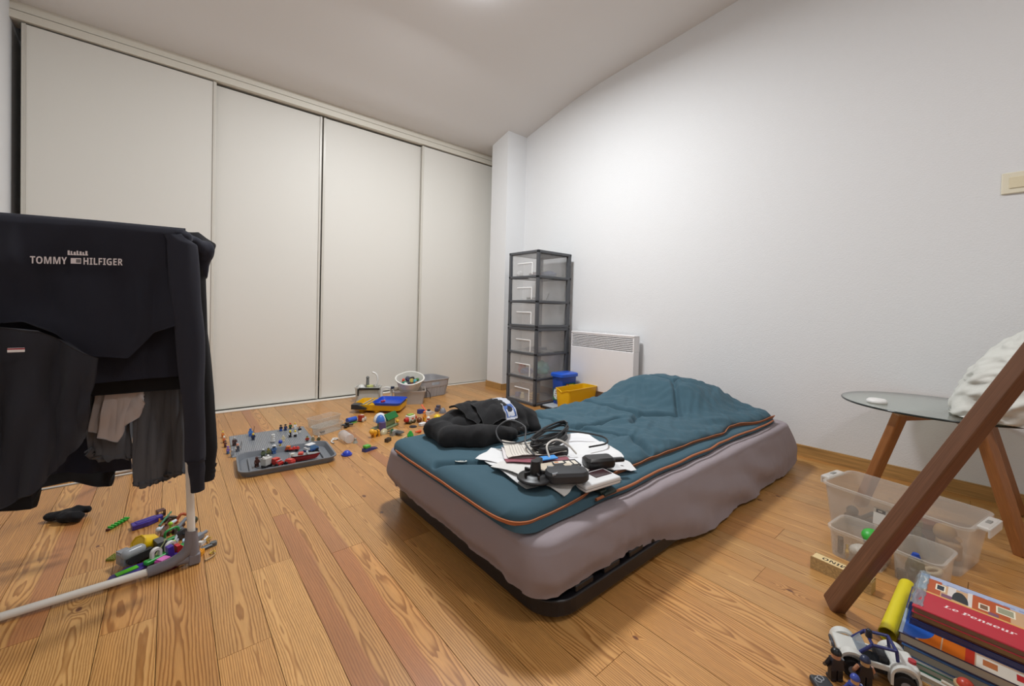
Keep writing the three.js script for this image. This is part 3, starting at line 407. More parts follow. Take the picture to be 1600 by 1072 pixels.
// ------------------------------------------------------------------ storage tower
{
  const t = thing('drawer_tower', 'tall grey plastic tower of six see-through drawers in front of the pillar', 'drawer unit', [2.365, 0, -2.67]);
  const W = 0.415, D = 0.385, grey = M(0x4b4d51, 0.5), x0 = 0.0, hs = 0.22; // drawers open towards -x, depth W along +x
  for (let u = 0; u < 2; u++) { const y0 = u * 0.667;
    for (const [px, pz] of [[0.014, -D / 2 + 0.014], [0.014, D / 2 - 0.014], [W - 0.02, -D / 2 + 0.014], [W - 0.02, D / 2 - 0.014]]) part(t, 'post', rbox(px > 0.1 ? 0.04 : 0.028, 0.645, 0.026, 0.005, px, y0 + 0.334, pz), grey);
    for (let k = 0; k < 4; k++) { const y = y0 + 0.012 + k * 0.2135, h = k === 3 ? 0.024 : 0.022;
      part(t, 'shelf_frame', [rbox(0.02, h, D, 0.004, 0.01, y, 0), rbox(0.02, h, D, 0.004, W - 0.01, y, 0), rbox(W, h, 0.02, 0.004, W / 2, y, -D / 2 + 0.01), rbox(W, h, 0.02, 0.004, W / 2, y, D / 2 - 0.01), ...(k === 3 ? [rbox(W - 0.01, 0.006, D - 0.01, 0.002, W / 2, y + 0.007, 0)] : [])], grey); }
    for (let k = 0; k < 3; k++) { const y = y0 + 0.024 + k * 0.2135, dr = part(t, 'drawer', T(tub(W - 0.03, D - 0.054, W - 0.034, D - 0.066, 0.184, { t: 0.002, r: 0.012, lip: 0.003, lipH: 0.006 }), W / 2 - 0.008, y, 0), frost(0xf8f8f8, 0.86, 0.12), 'translucent plastic drawer');
      const hd = part(dr, 'handle', [rbox(0.006, 0.008, 0.19, 0.002, 0.004, y + 0.108, 0.02), rbox(0.006, 0.1, 0.008, 0.002, 0.004, y + 0.058, 0.115)], frost(0xffffff, 0.35, 0.4), 'white moulded grip outline'); }
  }
  // things inside the drawers
  const base = y => y + 0.027, put = (name, label, cat, g, m, x, y, z, turn = 0) => solo(name, g, m, label, cat, [2.365 + x, y, -2.67 + z], turn);
  const soft = (w, h, d, s) => { const g = new THREE.SphereGeometry(0.5, 20, 14); const p = g.attributes.position; for (let i = 0; i < p.count; i++) { const k = 1 + 0.35 * nz(p.getX(i) * 4 + s, p.getY(i) * 4, p.getZ(i) * 4); p.setXYZ(i, p.getX(i) * w * k, Math.max(-0.35, p.getY(i)) * h * k, p.getZ(i) * d * k); } g.translate(0, h * 0.4, 0); g.computeVertexNormals(); return g; };
  const L = [0.03, 0.2435, 0.457, 0.697, 0.9105, 1.124];
  put('folded_cloth', 'wine red cloth lying in the top drawer', 'cloth', soft(0.13, 0.04, 0.1, 1), M(0x6a4a4c, 0.9), 0.16, L[5], 0.0);
  put('cloth_bag', 'slate blue cloth in the top drawer', 'cloth', soft(0.15, 0.05, 0.11, 4), M(0x5a6684, 0.9), 0.22, L[5], 0.1);
  put('small_box', 'crumpled white paper in the top drawer', 'paper', soft(0.06, 0.05, 0.06, 7), M(0xd8d8d8, 0.8), 0.07, L[5], -0.12);
  put('toy_truck', 'small dark toy chassis in the second drawer', 'toy', [cyl(0.02, 0.02, 0.02, 14, 0, 0.01, 0), cyl(0.02, 0.02, 0.02, 14, 0.0, 0.01, 0.06), box(0.02, 0.012, 0.08, 0, 0.014, 0.03)], M(0x333333, 0.6), 0.08, L[4], 0.0);
  put('pencil', 'short pencil standing in the second drawer', 'pencil', bar([0, 0.003, 0], [0.02, 0.06, 0.01], 0.004), M(0x55524e, 0.6), 0.17, L[4], 0.13);
  put('toy_parts', 'grey toy parts in the fourth drawer from the top', 'toy', [soft(0.2, 0.03, 0.2, 9), box(0.05, 0.02, 0.03, 0.05, 0.02, 0.05)], M(0x6a6d78, 0.7), 0.18, L[2], 0.0);
  put('plastic_bag', 'pale green plastic bag in the fifth drawer from the top', 'bag', soft(0.15, 0.13, 0.13, 12), M(0x86b8a4, 0.5), 0.2, L[1], 0.06);
  put('toy_parts', 'dark blue toy parts in the fifth drawer from the top', 'toy', soft(0.1, 0.06, 0.14, 15), M(0x3c4a7c, 0.6), 0.1, L[1], -0.02);
  put('toy_parts', 'red toy parts in the fifth drawer from the top', 'toy', soft(0.07, 0.1, 0.07, 18), M(0xa8564e, 0.6), 0.1, L[1], -0.09);
  put('wooden_crate', 'tiny yellow slatted crate in the bottom drawer', 'toy', [box(0.05, 0.008, 0.08, 0, 0.02, 0), box(0.05, 0.008, 0.08, 0, 0.04, 0), box(0.05, 0.008, 0.08, 0, 0.06, 0), box(0.05, 0.07, 0.008, 0, 0.035, 0.036), box(0.05, 0.07, 0.008, 0, 0.035, -0.036)], M(0xd8b060, 0.6), 0.07, L[0], 0.11);
  put('toy_brick', 'dark blue block in the bottom drawer', 'toy', rbox(0.04, 0.04, 0.045, 0.006, 0, 0.02, 0), M(0x40508c, 0.5), 0.07, L[0], -0.1);
  put('toy_brick', 'cream knob in the bottom drawer', 'toy', [cyl(0.018, 0.02, 0.03, 14, 0, 0.015, 0), sph(0.014, 0, 0.04, 0)], M(0xd8cca8, 0.5), 0.06, L[0], -0.03);
}
{ // lid, bucket and yellow box beside the tower
  const lid = thing('flat_tray', 'flat black and grey plastic tray on the floor under the blue bucket', 'tray', [2.61, 0, -2.365]);
  part(lid, 'tray', loft([[0.43, 0.16, 0.02, 0], [0.44, 0.17, 0.02, 0.02], [0.43, 0.16, 0.02, 0.022], [0.42, 0.15, 0.02, 0.014]], {}), M(0x222226, 0.5)); part(lid, 'insert', rbox(0.40, 0.01, 0.13, 0.003, 0, 0.0205, 0), M(0xa9adb2, 0.6), 'pale grey insert');
  const b = thing('toy_bucket', 'blue lidded plastic toy bucket with picture labels between drawer tower and heater', 'bucket', [2.60, 0.0265, -2.362], -0.05), blue = M(0x1d4fb4, 0.35);
  const H = 0.245; part(b, 'body', loft([[0.155, 0.105, 0.02, 0], [0.16, 0.11, 0.02, 0.004], [0.185, 0.128, 0.022, H]], {}), blue);
  part(b, 'lid', loft([[0.2, 0.14, 0.026, H - 0.012], [0.21, 0.15, 0.028, H - 0.01], [0.21, 0.15, 0.028, H + 0.012], [0.19, 0.13, 0.024, H + 0.02]], {}), M(0x2358c4, 0.3));
  const lab = canvasTex(160, 256, (c) => { c.fillStyle = '#2f6d3a'; c.fillRect(0, 0, 160, 256); c.fillStyle = '#d23a24'; c.fillRect(8, 8, 34, 34); c.fillStyle = '#ffffff'; c.font = 'bold 12px sans-serif'; c.fillText('LEGO', 8, 30); c.fillStyle = '#e4c53a'; c.fillRect(54, 14, 76, 16); c.fillStyle = '#c9d8d8'; c.beginPath(); c.ellipse(80, 150, 74, 92, 0, 0, 7); c.fill(); for (let i = 0; i < 16; i++) { c.fillStyle = ['#8c2f2a', '#33363a', '#d8d8d8', '#c23a2c'][i % 4]; c.fillRect(30 + (i * 47) % 90, 80 + (i * 61) % 140, 22, 16); } });
  const lm = new THREE.MeshStandardMaterial({ map: lab, roughness: 0.5, side: THREE.DoubleSide });
  const q1 = new THREE.PlaneGeometry(0.075, 0.14); q1.rotateY(-Math.PI / 2); q1.rotateZ(-0.075); part(b, 'label', T(q1, -0.0885, 0.105, 0), lm, 'picture label');
  const q2 = new THREE.PlaneGeometry(0.11, 0.15); q2.rotateX(0.05); part(b, 'label', T(q2, 0.01, 0.105, 0.0625), lm, 'picture label');
  const y = thing('yellow_box', 'open bright yellow plastic box with a pouring lip in front of the blue bucket', 'box', [2.558, 0, -2.185], 0.02), ym = M(0xe0b010, 0.35);
  const rings = [[0.36, 0.12, 0.02, 0], [0.362, 0.122, 0.02, 0.003], [0.395, 0.15, 0.022, 0.192], [0.405, 0.16, 0.024, 0.194], [0.405, 0.16, 0.024, 0.2], [0.388, 0.143, 0.02, 0.2], [0.354, 0.114, 0.018, 0.004]];
  const g = loft(rings, { n: 6, div: 4 }); const p = g.attributes.position; for (let i = 0; i < p.count; i++) { const x = p.getX(i), z = p.getZ(i), yy = p.getY(i); const lip = Math.exp(-(((z - 0.0) / 0.028) ** 2)) * sm(-0.17, -0.2, x); if (lip > 0.001) { p.setY(i, yy - lip * 0.022 * sm(0.15, 0.2, yy)); p.setX(i, x - lip * 0.008 * sm(0.1, 0.2, yy)); } } g.computeVertexNormals();
  part(y, 'body', toCreasedNormals(g.scale(0.9, 1, 1), 0.7), ym);
}

// ------------------------------------------------------------------ drying rack and laundry
{
  const t = thing('drying_rack', 'white folding clothes drying rack with grey corner feet, loaded with dark laundry', 'drying rack'), white = M(0xdedad2, 0.35), grey = M(0x77747a, 0.55);
  const x1 = 0.062, x0 = -0.62, zf = -1.60, zb = -2.68, yt = 0.985, r = 0.0105;
  // front frame: foot bar, uprights, top bar
  part(t, 'foot_bar', bar([x0, r, zf], [x1 - 0.09, r + 0.006, zf], r), white);
  part(t, 'front_leg', bar([x1 - 0.004, 0.08, zf], [x1 - 0.03, yt, zf - 0.02], r), white);
  part(t, 'front_leg', bar([x0, 0.02, zf], [x0, yt, zf - 0.02], r), white);
  part(t, 'corner_foot', [tube([[x1 - 0.105, 0.016, zf], [x1 - 0.05, 0.024, zf], [x1 - 0.014, 0.048, zf], [x1 - 0.003, 0.11, zf]], 0.0155, 24, 10), bar([x1 - 0.004, 0.1, zf], [x1 + 0.003, 0.02, zf], 0.015), bar([x1 - 0.04, 0.022, zf], [x1 + 0.002, 0.02, zf], 0.013)], grey, 'grey plastic corner');
  part(t, 'foot_pad', rbox(0.03, 0.034, 0.03, 0.006, x1 + 0.004, 0.018, zf), grey);
  part(t, 'top_bar', bar([x0 - 0.02, yt, zf - 0.02], [x1 - 0.03, yt, zf - 0.02], r), white);
  // rear frame crossing behind
  part(t, 'rear_foot_bar', bar([x0, r, zb], [-0.13, r, zb + 0.04], r), white);
  part(t, 'rear_leg', bar([-0.13, r, zb + 0.04], [-0.06, 0.9, zf - 0.25], r * 0.9), white);
  part(t, 'rear_leg', bar([x0, r, zb], [x0, 0.9, zf - 0.25], r * 0.9), white);
  part(t, 'rear_top_bar', bar([x0, 0.9, zf - 0.25], [-0.06, 0.9, zf - 0.25], r), white);
  for (let k = 0; k < 5; k++) part(t, 'hanging_wire', bar([x0, yt - 0.005 - k * 0.016, zf - 0.05 - k * 0.042], [x1 - 0.034 - k * 0.012, yt - 0.005 - k * 0.016, zf - 0.05 - k * 0.042], 0.0025, 8), white);
  const [wa, wy] = [-0.352, 0.209], [wb, wyb] = [-0.093, 0.211];
  part(t, 'brace_wire', bar([wa - 0.25, wy - (wyb - wy) * 0.9, -1.95], [wb + 0.01, wyb, -1.95], 0.004), white);
}
// hanging garments: outlines given as polylines (x, y) from side to side, top edge and hem
function poly(pts, u) { let L = 0; const c = [0]; for (let i = 1; i < pts.length; i++) c.push(L += Math.hypot(pts[i][0] - pts[i - 1][0], pts[i][1] - pts[i - 1][1])); const s = u * L; let i = 1; while (i < pts.length - 1 && c[i] < s) i++; const f = Math.min(1, Math.max(0, (s - c[i - 1]) / (c[i] - c[i - 1] || 1))); return [lerp(pts[i - 1][0], pts[i][0], f), lerp(pts[i - 1][1], pts[i][1], f)]; }
function hang(top, hem, z, fold, amp, t, nu = 60, nv = 70, extra = null, back = 0) {
  return shell((u, v) => { const a = poly(top, u), b = poly(hem, u); let vv = v, zz = z, x, y; 
    if (back) { if (v < 0.22) { const k = 1 - v / 0.22, c = poly(top, u); x = c[0]; y = c[1] - k * back; zz = z - 0.055 - 0.01 * nz(u * 9, 5); return [x, y, zz]; } if (v < 0.3) { const g = (v - 0.22) / 0.08 * Math.PI, c = poly(top, u); return [c[0], c[1] + 0.022 * Math.sin(g), z - 0.0275 - 0.0275 * Math.cos(g)]; } vv = (v - 0.3) / 0.7; }
    x = lerp(a[0], b[0], vv); y = lerp(a[1], b[1], vv); const f = Math.min(1, vv * 2.2 + 0.1);
    zz += f * amp * (nz(u * fold + vv * 1.3, vv * 1.2, z * 40) + 0.5 * nz(u * fold * 2.3, vv * 2.5 + 7, z * 40)); if (extra) zz += extra(u, vv, x, y);
    return [x, y, zz]; }, nu, nv, t);
}
const navy = fabric(0x1a1b27, 12, 0.001, 0.3), blackF = fabric(0x121216, 12, 0.001, 0.2), charcoal = fabric(0x25252d, 12, 0.001, 0.4), denim = fabric(0x5a5b60, 26, 0.0012, 0.3);
const pz = -1.535;
{ // navy sweatshirt folded over the top bar
  const t = thing('sweatshirt', 'navy sweatshirt with white embroidered lettering hung over the drying rack', 'clothing');
  const top = [[-0.444, 1.002], [-0.311, 1.007], [-0.151, 1.014], [0.034, 1.019]];
  const hem = [[-0.444, 0.686], [-0.311, 0.763], [-0.271, 0.766], [-0.218, 0.735], [-0.161, 0.676], [-0.087, 0.665], [-0.034, 0.734], [0.051, 0.771]];
  part(t, 'body', hang(top, hem, pz, 5, 0.032, 0.006, 90, 70, (u, v) => 0.02 * sm(0.75, 0.95, v) * nz(u * 3, 2), 0.42), navy);
  const sleeve = (pts, rs, z) => grid((u, v) => { const k = v * (pts.length - 1), i = Math.min(pts.length - 2, k | 0), f = k - i, a = pts[i], b = pts[i + 1], x = lerp(a[0], b[0], f), y = lerp(a[1], b[1], f), r = lerp(rs[i], rs[i + 1], f), an = u * Math.PI * 2, kk = 1 + 0.16 * nz(v * 5 + Math.cos(an), Math.sin(an) * 1.2, z * 30); return [x + r * Math.cos(an) * kk, y + 0.01 * nz(u * 4, v * 3), z + r * 0.7 * Math.sin(an) * kk]; }, 40, 70);
  const s1 = part(t, 'sleeve', sleeve([[0.005, 1.02], [0.027, 0.995], [0.035, 0.865], [0.047, 0.733], [0.053, 0.58], [0.06, 0.464], [0.062, 0.352]], [0.02, 0.034, 0.036, 0.036, 0.028, 0.026, 0.024], -1.53), fabric(0x21222e, 12, 0.001, 0.3));
  part(s1, 'cuff', sleeve([[0.062, 0.356], [0.065, 0.34], [0.069, 0.255]], [0.025, 0.021, 0.016], -1.53), navy);
  const s2 = part(t, 'sleeve', sleeve([[0.036, 1.041], [0.067, 1.01], [0.057, 0.908], [0.064, 0.727], [0.088, 0.521], [0.1, 0.354], [0.099, 0.292]], [0.03, 0.046, 0.034, 0.03, 0.026, 0.024, 0.022], -1.62), blackF);
  part(s2, 'cuff', sleeve([[0.099, 0.3], [0.097, 0.282], [0.098, 0.25]], [0.023, 0.022, 0.02], -1.62), blackF);
  part(t, 'shoulder_fold', blob([[0.022, 1.022, -1.545, 0.078, 0.987, -1.6, 0.016, 0.026], [0.078, 0.987, -1.6, 0.077, 0.909, -1.62, 0.024, 0.014], [0.034, 1.012, -1.535, 0.029, 0.921, -1.53, 0.014, 0.01]], { cell: 0.004, k: 0.02, disp: (a, b, c) => 0.004 * nz(a * 40, b * 40, c * 40) }), fabric(0x1c1d29, 12, 0.001, 0.3));
  const txt = canvasTex(1024, 160, (c, w, h) => { c.fillStyle = '#000'; c.fillRect(0, 0, w, h); c.fillStyle = '#fff'; c.textAlign = 'center'; for (let i = 0; i < 7; i++) { c.fillRect(398 + i * 31, 34 + (i % 3) * 5, 22 - (i % 2) * 5, 36 - (i % 3) * 6); c.fillRect(398 + i * 31, 62, 28, 10); } c.font = 'bold 84px sans-serif'; c.textBaseline = 'alphabetic'; c.save(); c.translate(0, 148); c.scale(1.18, 0.95); c.fillText('TOMMY', 176, 0); c.fillText('HILFIGER', 660, 0); c.restore(); c.fillRect(430, 96, 110, 46); c.fillStyle = '#888'; c.fillRect(486, 104, 48, 30); });
  const e = grid((u, v) => { const a = [-0.265, 0.907], b = [-0.094, 0.917]; return [lerp(a[0], b[0], u), lerp(a[1], b[1], u) - 0.002 + v * 0.049, -1.527 + 0.02 * 0.45 * 0 + 0.004]; }, 40, 4);
  const em = part(t, 'lettering', e, new THREE.MeshStandardMaterial({ color: 0xcfc6c6, alphaMap: txt, transparent: true, roughness: 0.9, side: THREE.DoubleSide }), 'white embroidered lettering');
  em.position.z = 0.009;
}
solo('tracksuit_trousers', hang([[-0.463, 0.799], [-0.298, 0.755], [-0.239, 0.747], [-0.142, 0.675]], [[-0.463, 0.379], [-0.351, 0.344], [-0.297, 0.332], [-0.246, 0.362], [-0.218, 0.398], [-0.166, 0.466]], -1.475, 6, 0.035, 0.012, 90, 60, (u, v) => 0.012 * Math.sin(u * 22) * (1 - v * 0.3)), charcoal, 'dark grey tracksuit trousers hanging at the front of the drying rack', 'clothing');
{ const [x, y] = [-0.27, 0.704]; const g = rbox(0.026, 0.01, 0.004, 0.001); solo('garment_tag', g, new THREE.MeshStandardMaterial({ map: canvasTex(32, 16, c => { c.fillStyle = '#8e2a34'; c.fillRect(0, 0, 32, 6); c.fillStyle = '#d8d4d0'; c.fillRect(0, 6, 32, 10); }), roughness: 0.8 }), 'tiny red and white tag on the dark tracksuit trousers', 'tag', [x, y, -1.45]); }
solo('tee_shirt', hang([[-0.409, 0.89], [0.037, 0.927]], [[-0.409, 0.454], [-0.33, 0.537], [-0.183, 0.552], [-0.092, 0.551], [0.031, 0.551]], -1.63, 4, 0.012, 0.006), blackF, 'black tee shirt hanging behind the navy sweatshirt on the drying rack', 'clothing');
{ // denim shorts
  const t = thing('denim_shorts', 'dark grey denim shorts hanging below the black tee shirt', 'clothing');
  const leg = (top, hem, z, s) => { const l = part(t, 'leg', hang(top, hem, z, s, 0.022, 0.016, 40, 50), denim); const st = hem.map(p => [p[0], p[1] + 0.012]); part(l, 'hem_seam', hang(st, hem, z + 0.003, s, 0.022, 0.022, 40, 4), denim, 'stitched hem'); };
  leg([[-0.192, 0.654], [-0.088, 0.647]], [[-0.178, 0.376], [-0.162, 0.357], [-0.085, 0.344]], -1.69, 3);
  leg([[-0.086, 0.65], [0.044, 0.642]], [[-0.079, 0.268], [-0.056, 0.258], [-0.001, 0.268], [0.057, 0.286]], -1.67, 5);
  part(t, 'waistband', hang([[-0.191, 0.682], [0.044, 0.672]], [[-0.191, 0.646], [0.044, 0.63]], -1.68, 3, 0.01, 0.02, 40, 6), denim);
}
solo('sock', hang([[-0.14, 0.558], [-0.058, 0.548]], [[-0.157, 0.426], [-0.114, 0.407], [-0.103, 0.447], [-0.073, 0.472], [-0.059, 0.501]], -1.655, 3, 0.012, 0.014, 30, 24), fabric(0xc4b8b4, 20, 0.001), 'pale grey towelling sock hanging in front of the denim shorts', 'clothing');
solo('sock', hang([[-0.161, 0.558], [-0.132, 0.555]], [[-0.176, 0.445], [-0.147, 0.433]], -1.668, 3, 0.006, 0.008, 16, 24), fabric(0xa89e9a, 20, 0.001), 'narrow grey sock hanging beside the pale towelling sock', 'clothing');
solo('trousers', hang([[-0.442, 0.579], [-0.119, 0.547]], [[-0.442, 0.273], [-0.325, 0.27], [-0.287, 0.285], [-0.234, 0.28], [-0.163, 0.259], [-0.093, 0.255]], -1.86, 5, 0.03, 0.014), fabric(0x15182a, 12, 0.001), 'navy trousers hanging behind the denim shorts on the drying rack', 'clothing');
solo('sweatshirt', hang([[-0.487, 0.54], [-0.138, 0.497]], [[-0.487, 0.212], [-0.353, 0.171], [-0.318, 0.168], [-0.3, 0.236], [-0.24, 0.236], [-0.182, 0.2], [-0.149, 0.191], [-0.137, 0.245]], -1.91, 4, 0.02, 0.012), blackF, 'black garment hanging lowest behind the navy trousers', 'clothing');
{ const [x, z] = [-0.286, -2.201]; const g = blob([[-0.05, 0.016, 0, 0.02, 0.02, -0.01, 0.018, 0.024, 0.8], [0.0, 0.018, 0.02, 0.045, 0.02, 0.03, 0.02, 0.02, 0.9], [0.02, 0.03, -0.015, 0.05, 0.024, -0.02, 0.014, 0.012]], { cell: 0.0035, k: 0.014, disp: (a, b, c) => 0.005 * nz(a * 50, b * 50, c * 50), pad: 0.015 }); const p = g.attributes.position; for (let i = 0; i < p.count; i++) if (p.getY(i) < 0.0005) p.setY(i, 0.0005); g.computeVertexNormals(); solo('balled_sock', g, fabric(0x0b0a0e, 8, 0.001), 'balled-up black socks on the floor under the drying rack', 'clothing', [x, 0, z], -0.4); }

// ------------------------------------------------------------------ toys
const stud = (r, h, x, y, z) => cyl(r, r, h, 10, x, y + h / 2, z);
function brickG(nx, nz_, h, s = 0.008) { const g = [rbox(nx * s - 0.0004, h, nz_ * s - 0.0004, 0.0006, 0, h / 2, 0)]; for (let i = 0; i < nx; i++) for (let j = 0; j < nz_; j++) g.push(stud(s * 0.3, 0.0018, (i - (nx - 1) / 2) * s, h, (j - (nz_ - 1) / 2) * s)); return g; }
const wedgeG = (w, h, d) => { const g = extr([[-w / 2, 0], [w / 2, 0], [w / 2, h * 0.25], [-w * 0.1, h], [-w / 2, h]], d, 0.001); g.translate(0, 0, -d / 2); return g; };
const wheelG = (r, w) => { const g = new THREE.LatheGeometry([[0, -w / 2], [r * 0.55, -w / 2], [r * 0.6, -w * 0.4], [r * 0.9, -w / 2], [r, -w * 0.3], [r, w * 0.3], [r * 0.9, w / 2], [r * 0.6, w * 0.4], [r * 0.55, w / 2], [0, w / 2]].map(p => new THREE.Vector2(...p)), 18); g.rotateX(Math.PI / 2); return g; };
const treadG = (L, r, w) => { const s = new THREE.Shape(); s.absarc(L / 2 - r, r, r, -Math.PI / 2, Math.PI / 2); s.absarc(-L / 2 + r, r, r, Math.PI / 2, Math.PI * 1.5); const g = new THREE.ExtrudeGeometry(s, { depth: w, bevelEnabled: true, bevelSize: 0.001, bevelThickness: 0.001, bevelSegments: 1, curveSegments: 8 }); g.translate(0, 0, -w / 2); return g; };
const domeG = (r, h) => { const g = new THREE.SphereGeometry(r, 16, 8, 0, Math.PI * 2, 0, Math.PI / 2); g.scale(1, h / r, 1); return g; };
const archG = (w, h, d, t) => { const s = new THREE.Shape(); s.moveTo(-w / 2, 0); s.lineTo(-w / 2, h * 0.5); s.absarc(0, h * 0.5, w / 2, Math.PI, 0, true); s.lineTo(w / 2, 0); s.lineTo(w / 2 - t, 0); s.lineTo(w / 2 - t, h * 0.5); s.absarc(0, h * 0.5, w / 2 - t, 0, Math.PI, false); s.lineTo(-w / 2 + t, 0); const g = new THREE.ExtrudeGeometry(s, { depth: d, bevelEnabled: false, curveSegments: 10 }); g.translate(0, 0, -d / 2); return g; };
// small toy figure, ~4 cm: legs, torso, arms, head, hat
function figure(label, x, z, turn, c, o = {}) {
  const s = o.s || 1, t = thing('toy_figure', label, 'toy figure', [x, o.y || 0, z], turn, o.group), m = plastic;
  const k = g => { g = Array.isArray(g) ? join(g) : g; g.scale(s, s, s); return g; };
  if (o.lie) { t.rotation.z = Math.PI / 2 * 0.96; t.position.y += 0.006 * s; }
  for (const e of [-1, 1]) part(t, 'leg', k([rbox(0.0066, 0.013, 0.007, 0.001, e * 0.0037, 0.0075, 0), rbox(0.0066, 0.004, 0.01, 0.001, e * 0.0037, 0.002, 0.0012)]), m(c.legs));
  const tor = extr([[-0.0078, 0], [0.0078, 0], [0.0055, 0.0125], [-0.0055, 0.0125]], 0.0066, 0.0004); tor.translate(0, 0.0142, -0.0033); part(t, 'torso', k(tor), m(c.body));
  for (const e of [-1, 1]) part(t, 'arm', k([bar([e * 0.0072, 0.025, 0], [e * 0.0098, 0.0195, 0.001], 0.0021, 8), bar([e * 0.0098, 0.0195, 0.001], [e * 0.0094, 0.0145, 0.005], 0.002, 8)]), m(c.arm ?? c.body));
  part(t, 'head', k(cyl(0.0047, 0.0047, 0.0085, 14, 0, 0.0315, 0)), m(c.head ?? 0xe0b820));
  if (c.hat !== undefined) part(t, 'hat', k(o.brim ? [domeG(0.0053, 0.005).translate(0, 0.0345, 0), cyl(0.0085, 0.0085, 0.0013, 14, 0, 0.0345, 0)] : [domeG(0.0056, 0.0062).translate(0, 0.0325, 0)]), m(c.hat));
  if (o.staff) part(t, 'staff', k(bar([0.011, 0.004, 0.006], [0.014, 0.046, 0.008], 0.0011, 6)), m(0x4a4238));
  return t;
}
{ // grey stud baseplate
  const t = thing('baseplate', 'large square grey stud baseplate carrying toy figures on the floor', 'baseplate', [0.475, 0, -2.765], -0.06), g = plastic(0x8e9196), n = 46, S = 0.41, L = [];
  part(t, 'plate', rbox(S, 0.004, S, 0.0015, 0, 0.002, 0), g);
  const sg = new THREE.CylinderGeometry(0.0026, 0.0026, 0.0018, 6, 1, false), st = new THREE.InstancedMesh(sg, g, n * n), m4 = new THREE.Matrix4(); st.name = 'studs'; st.userData.kind = 'stuff'; st.castShadow = st.receiveShadow = true;
  for (let i = 0; i < n; i++) for (let j = 0; j < n; j++) st.setMatrixAt(i * n + j, m4.makeTranslation((i - (n - 1) / 2) * S / n, 0.0048, (j - (n - 1) / 2) * S / n)); t.add(st);
}
const PL = 0.0056;
figure('light blue soldier toy figure with a long spear on the grey baseplate', 0.384, -2.911, 0.4, { legs: 0x3a5da0, body: 0x4a78b8, hat: 0x3c62a8, head: 0x4a78b8 }, { y: PL, s: 1.25, staff: true });
figure('navy toy figure with yellow hair in front of the spear soldier', 0.386, -2.82, 0.2, { legs: 0x20283c, body: 0x2a3450, hat: 0xd8b43a }, { y: PL, s: 1.1 });
figure('pirate toy figure in black hat with light blue legs', 0.55, -2.919, 0.5, { legs: 0x2d4f9a, body: 0x23304a, hat: 0x1a1a1c, head: 0xd8a878 }, { y: PL, s: 1.05, brim: true });
figure('pirate toy figure in black hat with navy legs beside the red-capped figure', 0.576, -2.916, 0.5, { legs: 0x24345c, body: 0x2a3860, hat: 0x18181a, head: 0xd8a878 }, { y: PL, s: 1.05, brim: true });
figure('toy figure with red cap and dark green coat on the baseplate', 0.608, -2.936, 0.4, { legs: 0x2a3a2c, body: 0x2f5a38, hat: 0xb03024, head: 0xd8a878 }, { y: PL, s: 1.0, brim: true });
figure('white toy figure with yellow hair at the back of the baseplate', 0.634, -2.926, 0.4, { legs: 0xd8d8d4, body: 0xe0deda, hat: 0xd8b43a }, { y: PL });
figure('toy figure with brown hair and white skirt at the baseplate corner', 0.638, -2.823, 0.2, { legs: 0xd6d2cc, body: 0x2a2a2e, hat: 0x5a2e1c, head: 0xd8a878 }, { y: PL });
figure('toy figure in black with yellow head near the white robot stack', 0.57, -2.755, 0.7, { legs: 0x1c1c20, body: 0x26282e, arm: 0xd8d8d8, hat: 0xd8c030 }, { y: PL, s: 1.1 });
figure('toy figure in white shirt and black legs with yellow hair', 0.596, -2.744, 0.1, { legs: 0x1c1c20, body: 0xd4d4d4, hat: 0xd8c030 }, { y: PL, s: 1.1 });
{ const [x, z] = [0.469, -2.705], t = thing('toy_robot', 'stack of white round robot bricks on the baseplate', 'toy robot', [x, PL, z]); for (let i = 0; i < 4; i++) part(t, 'segment', [cyl(0.008, 0.009, 0.011, 14, 0, 0.006 + i * 0.012, 0), sph(0.007, 0.004, 0.009 + i * 0.012, 0.004, 8)], plastic(0xd9d9d6)); part(t, 'foot', rbox(0.02, 0.006, 0.02, 0.002, 0, 0.003, 0), plastic(0x6a6c70)); }
figure('tan skeleton toy figure on the baseplate', 0.522, -2.695, 0.3, { legs: 0xcbbf9c, body: 0xcbbf9c, head: 0xd8ccaa }, { y: PL, s: 0.95 });
{ const [x, z] = [0.493, -2.62], t = thing('toy_balloon', 'blue ball piece on a short stand on the baseplate', 'toy', [x, PL, z]); part(t, 'ball', sph(0.011, 0, 0.022, 0, 16), plastic(0x2440a8)); part(t, 'stand', cyl(0.003, 0.006, 0.014, 10, 0, 0.007, 0), plastic(0xc8b040)); }
const GE = 'toy figures along the baseplate edge';
figure('orange toy figure with yellow hair, last in the row beside the baseplate', 0.252, -2.989, 1.2, { legs: 0xb86a28, body: 0xd07a30, hat: 0xd8b43a, head: 0xe0c8a0 }, { s: 1.1 });
figure('toy figure with orange torso and cream head beside the baseplate', 0.249, -2.877, 1.2, { legs: 0x7a4a28, body: 0xc8642c, head: 0xd8d0c0, hat: 0xd8d0c0 }, { s: 1.05 });
figure('toy figure in dark red beside the baseplate', 0.247, -2.784, 1.2, { legs: 0x3a1e20, body: 0x5a2226, hat: 0x3a1618, head: 0xc89a78 }, { s: 1.05 });
figure('toy figure with purple torso and blue legs beside the baseplate', 0.248, -2.658, 1.0, { legs: 0x3a5c88, body: 0x7a5aa0, hat: 0x6e4c98, head: 0xc8a8b8 }, { s: 1.1 });
figure('grey robot toy figure at the corner of the baseplate', 0.261, -2.59, 0.8, { legs: 0x7c7f84, body: 0x8c8f94, head: 0xa2a4a8 }, { s: 1.05 });
figure('dark brown robed toy figure with grey helmet on the baseplate corner', 0.288, -2.768, 0.6, { legs: 0x3a2a28, body: 0x4a302c, hat: 0xa6a8a8, head: 0x9a9c9c }, { y: PL, s: 1.3 });
